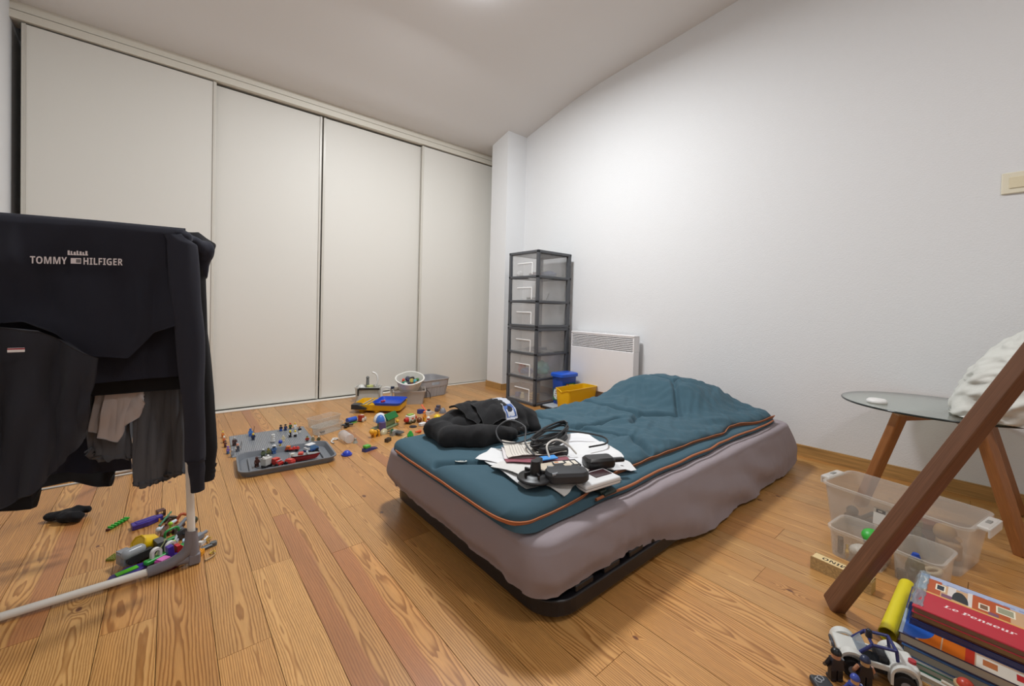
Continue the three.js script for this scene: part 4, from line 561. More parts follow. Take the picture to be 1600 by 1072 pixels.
figure('toy figure with pink hair and a dark rifle near the tray corner', 0.291, -2.651, 0.5, { legs: 0x50525a, body: 0x3a3c48, arm: 0xd8c8b8, hat: 0xd88a78, head: 0xd8b89a }, { y: PL, s: 1.15, staff: true });
figure('toy figure with green and red headdress at the right edge of the baseplate', 0.633, -2.614, -0.2, { legs: 0x2a2a2a, body: 0xa83428, hat: 0x3a5a38, head: 0xd8b040 }, { s: 1.0 });
figure('sand coloured trooper toy figure off the baseplate edge', 0.66, -2.595, -0.3, { legs: 0x9c9478, body: 0x8a866c, hat: 0xb8b098, head: 0xa89c80 }, { s: 1.0 });
figure('olive trooper toy figure with pale helmet nearest the white hook', 0.687, -2.576, -0.4, { legs: 0x4e523c, body: 0x5c6048, hat: 0xc8c4b4, head: 0xa89c80 }, { s: 1.0 });
{ // grey tray with toy vehicles
  const tx = 0.478, tz = -2.37, tn = -0.07, t = thing('grey_tray', 'grey plastic tray with rounded rim full of toy vehicles', 'tray', [tx, 0, tz], tn), g = M(0x6c7076, 0.45);
  part(t, 'body', tub(0.43, 0.30, 0.41, 0.28, 0.03, { t: 0.004, r: 0.045, lip: 0.004, lipH: 0.006 }), g);
  for (const e of [-1, 1]) part(t, 'end_ridge', rbox(0.012, 0.01, 0.2, 0.003, e * 0.165, 0.009, 0), g);
}
const TY = 0.0045;
function vehicle(name, label, x, z, turn, fn, y = 0) { const t = thing(name, label, 'toy vehicle', [x, y, z], turn); fn(t); return t; }
vehicle('toy_car', 'small red toy car with windscreen on the grey tray', 0.419, -2.311, -1.0, t => { part(t, 'body', [rbox(0.062, 0.014, 0.032, 0.003, 0, 0.015, 0), wedgeG(0.034, 0.012, 0.028).translate(0.0, 0.022, 0)], plastic(0xb32a24)); part(t, 'windscreen', T(rbox(0.003, 0.014, 0.026, 0.001).rotateZ(-0.6), 0.018, 0.026, 0), plastic(0xb8c0c4), 'pale windscreen'); part(t, 'roof', rbox(0.026, 0.004, 0.03, 0.001, -0.006, 0.036, 0), plastic(0xc23a30)); for (const [a, b] of [[-0.02, -0.017], [-0.02, 0.017], [0.02, -0.017], [0.02, 0.017]]) part(t, 'wheel', T(wheelG(0.0095, 0.008), a, 0.0095, b), M(0x1c1c1e, 0.7)); }, TY);
vehicle('toy_trailer', 'small red toy trailer behind the red car on the tray', 0.474, -2.281, -1.0, t => { part(t, 'bed', [rbox(0.045, 0.016, 0.03, 0.003, 0, 0.018, 0), rbox(0.035, 0.006, 0.024, 0.001, 0, 0.028, 0)], plastic(0xbe342c)); for (const b of [-0.016, 0.016]) part(t, 'wheel', T(wheelG(0.011, 0.008), -0.008, 0.011, b), M(0x1c1c1e, 0.7)); part(t, 'hitch', bar([-0.02, 0.012, 0], [-0.034, 0.012, 0], 0.002), plastic(0x55585c)); }, TY);
vehicle('toy_boat', 'red toy motor boat with grey deck on the tray', 0.554, -2.308, 0.55, t => { const hull = loft([[0.085, 0.02, 0.009, 0.001], [0.105, 0.034, 0.016, 0.012], [0.115, 0.042, 0.02, 0.022]], {}); const p = hull.attributes.position; for (let i = 0; i < p.count; i++) { const f = sm(0.0, 0.058, p.getX(i)); p.setZ(i, p.getZ(i) * (1 - 0.75 * f)); p.setY(i, p.getY(i) + 0.006 * f); } hull.computeVertexNormals(); part(t, 'hull', hull, plastic(0xa3211f)); const dk = hull.clone(); dk.scale(1, 0.25, 1.02); dk.translate(0, 0.0215, 0); part(t, 'deck', dk, plastic(0x8b8d8c), 'grey deck'); part(t, 'windscreen', T(rbox(0.003, 0.013, 0.03, 0.001).rotateZ(0.5), 0.006, 0.033, 0), plastic(0xaeb8ba)); part(t, 'seat', rbox(0.02, 0.01, 0.024, 0.002, -0.02, 0.031, 0), plastic(0xc43c30)); part(t, 'engine', rbox(0.012, 0.014, 0.014, 0.002, -0.052, 0.028, 0), plastic(0xd4d0c4)); t.scale.setScalar(1.2); t.rotation.y = -0.3; }, TY);
vehicle('toy_mech', 'white cube shaped toy robot head with black eyes on the tray', 0.376, -2.322, -0.95, t => { part(t, 'head', rbox(0.034, 0.036, 0.042, 0.003, 0, 0.03, 0), plastic(0xb9b7b1)); for (const e of [-1, 1]) part(t, 'eye', rbox(0.002, 0.003, 0.008, 0.0005, -0.0175, 0.03, e * 0.011), plastic(0x26262a)); part(t, 'base', rbox(0.03, 0.012, 0.036, 0.002, 0, 0.006, 0), plastic(0x2f2a2c)); for (const e of [-1, 1]) part(t, 'shoulder', sph(0.006, -0.004, 0.051, e * 0.014), plastic(0xd8d8d8)); }, TY);
figure('brown haired toy figure beside the white robot head on the tray', 0.339, -2.35, 0.6, { legs: 0x3a2620, body: 0x4c2c26, hat: 0x42241e, head: 0x6a3c30 }, { y: TY, s: 1.35 });
figure('toy figure with grey helmet and long black hat behind the robot head', 0.385, -2.476, 0.6, { legs: 0x3c4230, body: 0x5c6648, hat: 0xb8bcbc, head: 0x24262a }, { y: TY, s: 1.2 });
figure('olive green soldier toy figure in the middle of the tray', 0.412, -2.492, 0.4, { legs: 0x4c5036, body: 0x6a6c44, hat: 0x5c5a30 }, { y: TY, s: 1.1 });
figure('white knight toy figure with black visor in the tray', 0.441, -2.506, 0.4, { legs: 0x3c5a88, body: 0x4a6a98, hat: 0xd0d0d0, head: 0x2a2a2c }, { y: TY, s: 1.25, brim: true });
vehicle('toy_fire_cart', 'low red toy cart with two red domes on the tray', 0.529, -2.491, -0.5, t => { part(t, 'chassis', rbox(0.07, 0.008, 0.024, 0.002, 0, 0.012, 0), plastic(0xb53026)); for (const x of [0.008, 0.026]) part(t, 'dome', T(domeG(0.0085, 0.01), x, 0.016, 0), plastic(0xc02c24)); part(t, 'cab', rbox(0.02, 0.014, 0.022, 0.002, -0.022, 0.022, 0), plastic(0xc8682c)); for (const [a, b] of [[-0.022, -0.012], [-0.022, 0.012], [0.022, -0.012], [0.022, 0.012]]) part(t, 'wheel', T(wheelG(0.007, 0.006), a, 0.007, b), M(0x1c1c1e, 0.7)); }, TY);
{ const [x, z] = [0.507, -2.387], t = thing('toy_spider', 'small white skeleton crab toy on the tray', 'toy', [x, TY, z]); part(t, 'body', [sph(0.007, 0, 0.016, 0)], plastic(0xd4d4d0)); for (let i = 0; i < 8; i++) { const a = i * 0.785; part(t, 'leg', tube([[0, 0.016, 0], [0.014 * Math.cos(a), 0.022, 0.014 * Math.sin(a)], [0.022 * Math.cos(a), 0.002, 0.022 * Math.sin(a)]], 0.0016, 10, 6), plastic(0xcfcfcb)); } }
vehicle('toy_truck', 'white and blue toy rescue truck at the back of the tray', 0.607, -2.421, 0.4, t => { part(t, 'chassis', rbox(0.075, 0.01, 0.034, 0.002, 0, 0.013, 0), plastic(0x2c4a8c)); part(t, 'cabin', wedgeG(0.05, 0.022, 0.032).translate(0.008, 0.018, 0), plastic(0x5c82ac)); part(t, 'roof', rbox(0.044, 0.006, 0.034, 0.002, -0.006, 0.043, 0), plastic(0xdcdcdc)); part(t, 'rear', rbox(0.02, 0.014, 0.03, 0.002, -0.026, 0.024, 0), plastic(0xd2d2d2)); for (const [a, b] of [[-0.024, -0.017], [-0.024, 0.017], [0.024, -0.017], [0.024, 0.017]]) part(t, 'wheel', T(wheelG(0.009, 0.007), a, 0.009, b), M(0x1c1c1e, 0.7)); }, TY);
// clear boxes, bottle and hook beside the baseplate
const clearP = frost(0xf6f6f4, 0.9, 0.12);
{ const [x, z] = [0.793, -2.902]; solo('clear_box', tub(0.2, 0.1, 0.185, 0.088, 0.062, { t: 0.0015, r: 0.012, lip: 0.004, lipH: 0.004 }), clearP, 'empty clear plastic box standing behind the other clear box', 'box', [x + 0.02, 0, z - 0.02], 0.42); }
{ const [x, z] = [0.791, -2.764]; solo('clear_box', tub(0.2, 0.09, 0.185, 0.078, 0.05, { t: 0.0015, r: 0.03, lip: 0.004, lipH: 0.004 }), frost(0xf2f2f0, 0.88, 0.15), 'clear plastic box with rounded ends holding grey bits', 'box', [x, 0, z], 0.42); 
  solo('toy_bits', [rbox(0.03, 0.01, 0.014, 0.002, -0.04, 0.006, 0), rbox(0.02, 0.008, 0.016, 0.002, 0.0, 0.005, 0.01), rbox(0.016, 0.012, 0.01, 0.002, 0.035, 0.007, -0.008)].slice(0, 1), plastic(0x4a4c50), 'dark grey toy bit lying in the rounded clear box', 'toy', [x, 0.002, z], 0.42); }
{ const [x, z] = [0.821, -2.494]; const g = new THREE.LatheGeometry([[0, 0], [0.024, 0], [0.027, 0.006], [0.027, 0.085], [0.025, 0.09], [0.029, 0.092], [0.029, 0.112], [0, 0.114]].map(p => new THREE.Vector2(...p)), 28); g.rotateZ(Math.PI / 2); g.translate(0.055, 0.029, 0); solo('clear_jar', g, frost(0xf0efee, 0.7, 0.3), 'clear plastic jar lying on its side near the clear boxes', 'jar', [x, 0, z], -1.5); }
{ const [x, z] = [0.741, -2.523]; solo('white_hook', [tube([[0.0, 0.004, 0.03], [0.004, 0.004, 0.0], [0.02, 0.004, -0.02], [0.04, 0.004, -0.03]], 0.0042, 30, 8), T(new THREE.TorusGeometry(0.014, 0.004, 8, 20).rotateX(Math.PI / 2), 0.05, 0.004, -0.034)], plastic(0xd8d8d4), 'white plastic hook with a ring end on the floor', 'hook', [x, 0, z], 0.3); }
// loose toys on the floor between the baseplate and the bed
const bit = (name, label, x, z, turn, g, hex, cat = 'toy') => solo(name, g, plastic(hex), label, cat, [x, 0, z], turn);
{ const [x, z] = [0.977, -2.867], t = thing('toy_barrel', 'blue toy barrel lying on a green plate', 'toy', [x, 0, z], 0.3); part(t, 'barrel', cyl(0.017, 0.017, 0.07, 18).rotateZ(Math.PI / 2).translate(0, 0.024, 0), plastic(0x2452b4)); part(t, 'plate', brickG(8, 5, 0.006), plastic(0x6aa04a)); }
{ const [x, z] = [1.05, -2.874], t = thing('toy_buggy', 'small red toy buggy with cream wheels', 'toy vehicle', [x, 0, z], 0.8); part(t, 'body', wedgeG(0.05, 0.035, 0.03).translate(0, 0.01, 0), plastic(0xa83c2c)); part(t, 'seat', rbox(0.02, 0.02, 0.024, 0.004, 0.004, 0.036, 0), plastic(0xd8d2c6)); for (const [a, b] of [[-0.018, 0.02], [0.018, 0.02], [-0.018, -0.02], [0.018, -0.02]]) part(t, 'wheel', T(wheelG(0.014, 0.01), a, 0.014, b), plastic(0xc9c2b4)); }
{ const [x, z] = [0.922, -2.793]; bit('toy_propeller', 'black toy propeller blades on the floor', x, z, 0.5, [rbox(0.09, 0.012, 0.022, 0.005, 0, 0.012, 0).rotateY(0.5), rbox(0.08, 0.012, 0.022, 0.005, 0, 0.016, 0).rotateY(-0.7), cyl(0.014, 0.016, 0.03, 14, 0, 0.015, 0)], 0x1b1b1b); }
{ // playset hut
  const [x, z] = [1.124, -2.634], t = thing('toy_hut', 'toy hut with green roof panel, white and blue dome on a grey-green base', 'toy building', [x, 0, z], 0.55);
  part(t, 'base', rbox(0.17, 0.014, 0.1, 0.004, 0, 0.007, 0), plastic(0x6f8060)); part(t, 'wall', rbox(0.12, 0.04, 0.06, 0.004, 0.01, 0.034, 0), plastic(0x7f9268));
  part(t, 'roof', rbox(0.12, 0.05, 0.012, 0.003, 0, 0, 0).rotateX(-0.7).translate(0.03, 0.075, 0.025), plastic(0x1d6b34), 'dark green roof panel'); for (const e of [-0.02, 0.02]) part(t, 'window', rbox(0.03, 0.018, 0.004, 0.001, 0, 0, 0).rotateX(-0.7).translate(0.045 + e, 0.067, 0.035), plastic(0xa8b8c8), 'pale window');
  part(t, 'dome', T(domeG(0.045, 0.055), -0.03, 0.05, -0.02), plastic(0xd8d8d8), 'white dome'); part(t, 'dome_panel', T(domeG(0.03, 0.05), -0.055, 0.05, 0.0), plastic(0x3d6cb8), 'blue panel'); part(t, 'tower', [cyl(0.022, 0.026, 0.06, 14, -0.075, 0.03, 0.03)], plastic(0x5a4a72), 'purple round tower'); part(t, 'lamp', sph(0.012, 0.075, 0.03, 0.045), plastic(0xd8a828)); }
{ const [x, z] = [0.999, -2.487], t = thing('toy_tiger', 'chunky yellow-orange toy animal on the floor', 'toy animal', [x, 0, z], 0.3); part(t, 'body', rbox(0.05, 0.03, 0.03, 0.008, 0, 0.026, 0), plastic(0xdc9a1c)); part(t, 'head', sph(0.018, -0.028, 0.036, 0, 14), plastic(0xe0a42c)); for (const [a, b] of [[-0.016, 0.012], [0.016, 0.012], [-0.016, -0.012], [0.016, -0.012]]) part(t, 'leg', cyl(0.007, 0.008, 0.018, 10, a, 0.009, b), plastic(0xd08c18)); part(t, 'stripe', rbox(0.008, 0.032, 0.032, 0.004, 0.004, 0.027, 0), plastic(0x4a3416)); }
{ const [x, z] = [1.067, -2.519]; bit('toy_shell', 'cream and grey curved toy shell next to the yellow animal', x, z, 0.9, [domeG(0.03, 0.03).scale(1.3, 1, 0.8)], 0xb5a884); }
{ const [x, z] = [1.128, -2.459], t = thing('toy_plane', 'grey and black toy aircraft in pieces near the bed corner', 'toy vehicle', [x, 0, z], 0.4); part(t, 'fuselage', wedgeG(0.1, 0.03, 0.024), plastic(0x8f918f)); part(t, 'wing', rbox(0.04, 0.005, 0.11, 0.002, -0.01, 0.016, 0), plastic(0x35383a)); part(t, 'tail', rbox(0.02, 0.03, 0.004, 0.001, -0.045, 0.03, 0), plastic(0x2f6a45)); }
{ const [x, z] = [1.146, -2.367]; bit('toy_stick', 'pale wooden toy stick beside the green bush', x, z, 0.6, bar([-0.05, 0.004, 0], [0.05, 0.004, 0], 0.004), 0xc9b48a); }
{ const [x, z] = [1.146, -2.305], t = thing('toy_bush', 'bright green toy bush with upright leaves against the bed', 'toy plant', [x, 0, z], 0.2); for (let i = 0; i < 7; i++) { const a = i * 0.9; part(t, 'leaf', extr([[-0.012, 0], [0.012, 0], [0.018, 0.03], [0.006, 0.055], [-0.004, 0.045], [-0.016, 0.03]], 0.003, 0.0008).rotateX(-0.25).rotateY(a).translate(0.012 * Math.sin(a), 0, 0.012 * Math.cos(a)), plastic(i % 2 ? 0x2f9a3c : 0x38ac48)); } }
{ const [x, z] = [1.243, -2.394]; bit('toy_cone', 'orange toy cone lying near the green bush', x, z, 0.4, [cyl(0.004, 0.011, 0.05, 14).rotateZ(1.45).translate(0, 0.011, 0)], 0xd05a2c); }
{ const [x, z] = [1.021, -2.35]; bit('toy_brick', 'dark brown stud brick alone on the floor by the bed', x, z, 0.6, brickG(5, 3, 0.02), 0x3d332c); }
{ const [x, z] = [0.881, -2.273], t = thing('toy_skiff', 'green and blue toy skiff on the floor in front of the bed corner', 'toy vehicle', [x, 0, z], 0.35); part(t, 'hull', wedgeG(0.085, 0.016, 0.03), plastic(0x2a3a78)); part(t, 'cover', rbox(0.035, 0.016, 0.03, 0.004, -0.022, 0.026, 0), plastic(0x53a63c)); part(t, 'mast', bar([0, 0.018, 0], [0.045, 0.014, 0.01], 0.003), plastic(0xc0a070)); }
{ const [x, z] = [0.751, -2.268]; bit('toy_visor', 'blue half-round toy visor on the floor', x, z, 0.2, [cyl(0.028, 0.028, 0.008, 20, 0, 0.004, 0), domeG(0.022, 0.02).translate(0, 0.006, 0)], 0x2a3fae); }
{ const [x, z] = [0.856, -2.44]; bit('toy_nozzle', 'small grey-green toy nozzle beside the clear jar', x, z, 0.7, [cyl(0.006, 0.016, 0.02, 12, 0, 0.01, 0), sph(0.008, 0, 0.022, 0)], 0x8f8c80); }
{ const [x, z] = [1.308, -2.636], t = thing('toy_cart', 'white toy cart with red ends and green top', 'toy vehicle', [x, 0, z], 0.35); part(t, 'body', rbox(0.06, 0.045, 0.045, 0.006, 0, 0.034, 0), plastic(0xdad6c8)); for (const e of [-1, 1]) part(t, 'bumper', T(cyl(0.018, 0.012, 0.024, 14).rotateZ(e * Math.PI / 2), e * 0.042, 0.03, 0), plastic(0xb02a24)); part(t, 'top', rbox(0.045, 0.008, 0.03, 0.002, 0, 0.06, 0), plastic(0x8fb04a)); for (const e of [-0.018, 0.018]) part(t, 'wheel', T(wheelG(0.014, 0.05), e, 0.014, 0), plastic(0x5a5236)); part(t, 'badge', rbox(0.02, 0.01, 0.002, 0.0005, 0, 0.036, 0.0235), plastic(0xc8401c)); }
{ const [x, z] = [1.366, -2.614]; bit('toy_barrel', 'brown round toy barrel next to the white cart', x, z, 0, sph(0.02, 0, 0.019, 0, 16).scale(1, 0.95, 1), 0x6a3a1a); }
figure('orange and yellow toy figure kneeling behind the brown barrel', 1.411, -2.623, 0.6, { legs: 0xd8a22c, body: 0xd8862a, hat: 0xd8681c, head: 0xd8a878 }, { s: 1.9 });
figure('tall toy figure in red and white vest standing on the floor', 1.351, -2.455, 0.3, { legs: 0x2c2a3a, body: 0xc8c0bc, arm: 0xc03a2c, hat: 0xd8d4cc, head: 0xb03a2c }, { s: 2.1 });
{ const [x, z] = [1.348, -2.531]; bit('toy_brick', 'white smooth toy brick beside the tall figure', x, z, 0.3, rbox(0.05, 0.02, 0.03, 0.004, 0, 0.01, 0), 0xdedede); }
{ const [x, z] = [1.282, -2.54]; bit('toy_disc', 'flat black and white toy disc on the floor', x, z, 0, [cyl(0.024, 0.026, 0.006, 20, 0, 0.003, 0), cyl(0.016, 0.016, 0.008, 18, 0, 0.004, 0)], 0x2c2c34); }
{ const [x, z] = [1.32, -2.442]; bit('toy_shoe', 'tiny black toy boot at the feet of the tall figure', x, z, 0.2, rbox(0.03, 0.01, 0.014, 0.004, 0, 0.005, 0), 0x1c1c20); }
{ const [x, z] = [1.494, -2.585], t = thing('toy_helmet', 'yellow toy helmet with white visor', 'toy', [x, 0, z], 0.5); part(t, 'shell', T(domeG(0.028, 0.03), 0, 0.016, 0), plastic(0xdcb81c)); part(t, 'visor', cyl(0.03, 0.028, 0.008, 18, 0, 0.014, 0), plastic(0xd8d8d4)); part(t, 'strap', cyl(0.018, 0.014, 0.014, 14, 0, 0.007, 0), plastic(0x3a3440)); }
{ const [x, z] = [1.508, -2.838], t = thing('toy_jet', 'blue toy jet with an orange wing in the pile by the grey basket', 'toy vehicle', [x, 0, z], 0.3); part(t, 'body', wedgeG(0.08, 0.03, 0.03), plastic(0x2c3a80)); part(t, 'wing', rbox(0.018, 0.005, 0.08, 0.002, 0, 0, 0).rotateX(0.7).translate(0.02, 0.03, 0), plastic(0xd4613a)); }
{ const [x, z] = [1.539, -2.771], t = thing('toy_ship', 'white toy ship with an orange stripe in the toy pile', 'toy vehicle', [x, 0, z], 0.5); part(t, 'hull', wedgeG(0.09, 0.028, 0.034), plastic(0xd4d2ce)); part(t, 'stripe', rbox(0.06, 0.006, 0.036, 0.001, -0.01, 0.012, 0), plastic(0xd05030)); part(t, 'cabin', rbox(0.02, 0.014, 0.02, 0.003, -0.02, 0.034, 0), plastic(0x26262c)); }
{ const [x, z] = [1.635, -2.822]; bit('toy_block', 'dark slate toy block in the toy pile', x, z, 0.7, [rbox(0.07, 0.03, 0.03, 0.006, 0, 0.015, 0), rbox(0.03, 0.014, 0.03, 0.003, 0.01, 0.036, 0)], 0x4a4656); }
{ const [x, z] = [1.638, -2.749]; bit('toy_helmet', 'grey toy helmet at the end of the toy pile', x, z, 0.7, [domeG(0.026, 0.04), cyl(0.03, 0.03, 0.005, 16, 0, 0.003, 0)], 0x77767a); }
{ const [x, z] = [1.633, -2.683]; bit('toy_wreath', 'small brown toy ring beside the grey helmet', x, z, 0.7, new THREE.TorusGeometry(0.014, 0.006, 8, 18).rotateX(Math.PI / 2).translate(0, 0.006, 0), 0x8a5a34); }
{ const [x, z] = [1.586, -2.481], t = thing('road_plate', 'flat grey road baseplate with a yellow mark beside the hoodie', 'baseplate', [x, 0, z], 0.25); part(t, 'plate', rbox(0.25, 0.003, 0.2, 0.001, 0, 0.0015, 0), plastic(0x9a9da0)); part(t, 'mark', rbox(0.02, 0.001, 0.03, 0.0003, -0.05, 0.0034, 0.02), plastic(0xd8b838), 'yellow mark'); }
{ const [x, z] = [1.725, -2.404], t = thing('toy_lamp_post', 'toy post with an orange cap standing behind the hoodie', 'toy', [x, 0, z]); part(t, 'post', bar([0, 0, 0], [0, 0.1, 0], 0.008), plastic(0x7c8288)); part(t, 'cap', cyl(0.022, 0.018, 0.02, 16, 0, 0.11, 0), plastic(0xdc9a24)); part(t, 'foot', cyl(0.022, 0.024, 0.006, 16, 0, 0.003, 0), plastic(0x7c8288)); }
{ const [x, z] = [1.627, -2.393]; bit('toy_slope', 'rust red toy slope brick on the road plate', x, z, 0.3, wedgeG(0.05, 0.02, 0.03).translate(0, 0.003, 0), 0xa84a2c); }
// yellow tray group, tubs and basket by the wardrobe
{ const t = thing('yellow_tray', 'yellow plastic storage tray on short feet near the wardrobe', 'tray', [1.29, 0, -3.115], -0.7), ym = M(0xdca810, 0.35);
  const sh = loft([[0.34, 0.22, 0.03, 0.016], [0.36, 0.24, 0.035, 0.02], [0.37, 0.25, 0.036, 0.062], [0.36, 0.24, 0.034, 0.062], [0.345, 0.225, 0.03, 0.03]], {}); part(t, 'shell', sh, ym); for (const [a, b] of [[-0.12, 0.08], [0, 0.09], [0.12, 0.08], [-0.12, -0.08], [0.12, -0.08]]) part(t, 'foot', cyl(0.026, 0.022, 0.018, 16, a, 0.009, b), ym); }
{ const t = thing('blue_tray', 'shallow blue plastic tray resting on the yellow tray', 'tray', [1.34, 0.062, -3.05], -0.7); part(t, 'shell', tub(0.21, 0.24, 0.195, 0.225, 0.022, { t: 0.003, r: 0.03, lip: 0.003, lipH: 0.005 }), M(0x1c49bd, 0.35)); }
{ const [x, z] = [1.283, -3.066], t = thing('toy_figure', 'tiny red toy figure lying in the blue tray', 'toy figure', [x, 0.066, z], 0.4); part(t, 'body', rbox(0.03, 0.014, 0.018, 0.004, 0, 0.008, 0), plastic(0xb0243a)); part(t, 'head', sph(0.008, 0.02, 0.009, 0), plastic(0xc8707a)); }
{ const [x, z] = [1.094, -3.093]; solo('toy_bonnet', [wedgeG(0.11, 0.035, 0.07)], plastic(0x26282c), 'black ribbed toy truck bonnet on the yellow tray', 'toy', [x + 0.03, 0.031, z - 0.02], -0.7); }
{ const [x, z] = [1.183, -3.082], t = thing('toy_gantry', 'pale grey toy gantry with yellow block on the yellow tray', 'toy', [x - 0.01, 0.031, z - 0.03], -0.6); part(t, 'strut', bar([-0.05, 0.01, 0], [0.05, 0.07, 0], 0.005), plastic(0xb9b9b4)); part(t, 'strut', bar([-0.02, 0.01, 0.02], [0.08, 0.07, 0.02], 0.005), plastic(0xa9a9a4)); part(t, 'block', rbox(0.03, 0.03, 0.02, 0.003, 0.0, 0.016, 0.03), plastic(0xc8a020)); }
{ // white toy container with round handle
  const t = thing('white_toy_crate', 'white toy crate with dark edge and arched handle behind the yellow tray', 'crate', [1.31, 0, -3.44], -0.55); part(t, 'body', tub(0.2, 0.12, 0.18, 0.1, 0.13, { t: 0.003, r: 0.012, lip: 0.004, lipH: 0.01 }), frost(0xe6e6e2, 0.5, 0.4)); part(t, 'dark_edge', [rbox(0.17, 0.018, 0.008, 0.003, 0.02, 0.118, 0.068), rbox(0.012, 0.06, 0.008, 0.003, -0.07, 0.09, 0.066)], plastic(0x2c2e2c), 'black edge strip'); part(t, 'handle', tube([[0.06, 0.13, 0], [0.075, 0.19, 0], [0.06, 0.235, 0], [0.03, 0.25, 0]], 0.008, 24, 8), plastic(0xe0e0dc), 'white arched handle'); }
{ const B = (n, l, dx, y, dz, g, c) => solo(n, g, plastic(c), l, 'toy', [1.31 + dx, y, -3.44 + dz], 0.4);
  B('toy_astronaut', 'white and black toy astronaut in the white crate', -0.06, 0.1, 0, [sph(0.03, 0, 0.02, 0), rbox(0.03, 0.016, 0.02, 0.004, 0, 0.02, 0.024)], 0xd6d6d2); B('toy_block', 'pale yellow-green toy block in the white crate', 0.01, 0.1, 0.01, rbox(0.05, 0.04, 0.03, 0.004, 0, 0.02, 0), 0xc8cc80); B('toy_turret', 'grey toy turret standing in the white crate', 0.0, 0.1, -0.02, [cyl(0.012, 0.016, 0.09, 12, 0, 0.045, 0), sph(0.014, 0, 0.1, 0)], 0x6c6e6c); }
{ const t = thing('toy_arch', 'white toy arch piece beside the white crate', 'toy', [1.44, 0, -3.36], -0.5); part(t, 'arch', archG(0.1, 0.15, 0.03, 0.018), plastic(0xdcdcd8)); part(t, 'bracket', rbox(0.03, 0.02, 0.03, 0.003, 0.05, 0.12, 0.02), plastic(0x26304a), 'navy bracket'); }
{ const t = thing('white_tub', 'round white tub tilted on top of the clear container, full of toy bits', 'tub', [1.58, 0.116, -3.22], 0.3); t.rotation.x = 0.3; t.rotation.z = 0.1; t.scale.setScalar(1.15);
  const g = loft([[0.15, 0.12, 0.058, 0], [0.152, 0.122, 0.06, 0.003], [0.205, 0.17, 0.082, 0.085], [0.222, 0.186, 0.09, 0.085], [0.222, 0.186, 0.09, 0.092], [0.2, 0.165, 0.08, 0.092], [0.146, 0.116, 0.056, 0.004]], { n: 12, crease: 0.6 }); part(t, 'body', g, M(0xd8d6ce, 0.4)); for (let i = 0; i < 26; i++) { const a = i / 26 * Math.PI * 2; part(t, 'rim_slot', rbox(0.009, 0.003, 0.002, 0.0008).rotateY(Math.PI / 2 - a).translate(0.102 * Math.cos(a), 0.074, 0.084 * Math.sin(a)), plastic(0xa9a49a)); }
  const cols = [0xd8c468, 0x2c2e34, 0x3c3c58, 0x58aebe, 0x3f8a70, 0x2a2024, 0x5a2a26, 0xc8482c, 0x4c7a44, 0xd0d0cc, 0x6a6c70, 0x8f6a50], names = ['pale yellow', 'charcoal', 'indigo', 'turquoise', 'sea green', 'black', 'maroon', 'orange red', 'moss green', 'white', 'mid grey', 'tan brown'];
  t.updateMatrixWorld(true); cols.forEach((c, i) => { const a = i * 2.4, r = 0.018 + 0.05 * Math.sqrt(i / 12), p = V(r * Math.cos(a), 0.062, r * 0.8 * Math.sin(a)).applyMatrix4(t.matrixWorld); const o = solo('toy_part', i % 3 ? [rbox(0.04, 0.022, 0.022, 0.004), rbox(0.02, 0.03, 0.014, 0.003)] : [cyl(0.014, 0.014, 0.03, 12), rbox(0.03, 0.01, 0.01, 0.002)], plastic(c), names[i] + ' toy part heaped in the tilted white tub', 'toy', [p.x, p.y, p.z], a); o.rotation.x = 0.5 * Math.sin(a * 3); });
  const c = thing('clear_container', 'see-through plastic container under the tilted white tub', 'box', [1.58, 0, -3.21], -0.45); part(c, 'body', tub(0.26, 0.2, 0.22, 0.165, 0.115, { t: 0.002, r: 0.02, lip: 0.006, lipH: 0.006 }), frost(0xe8e2dc, 0.72, 0.3)); }
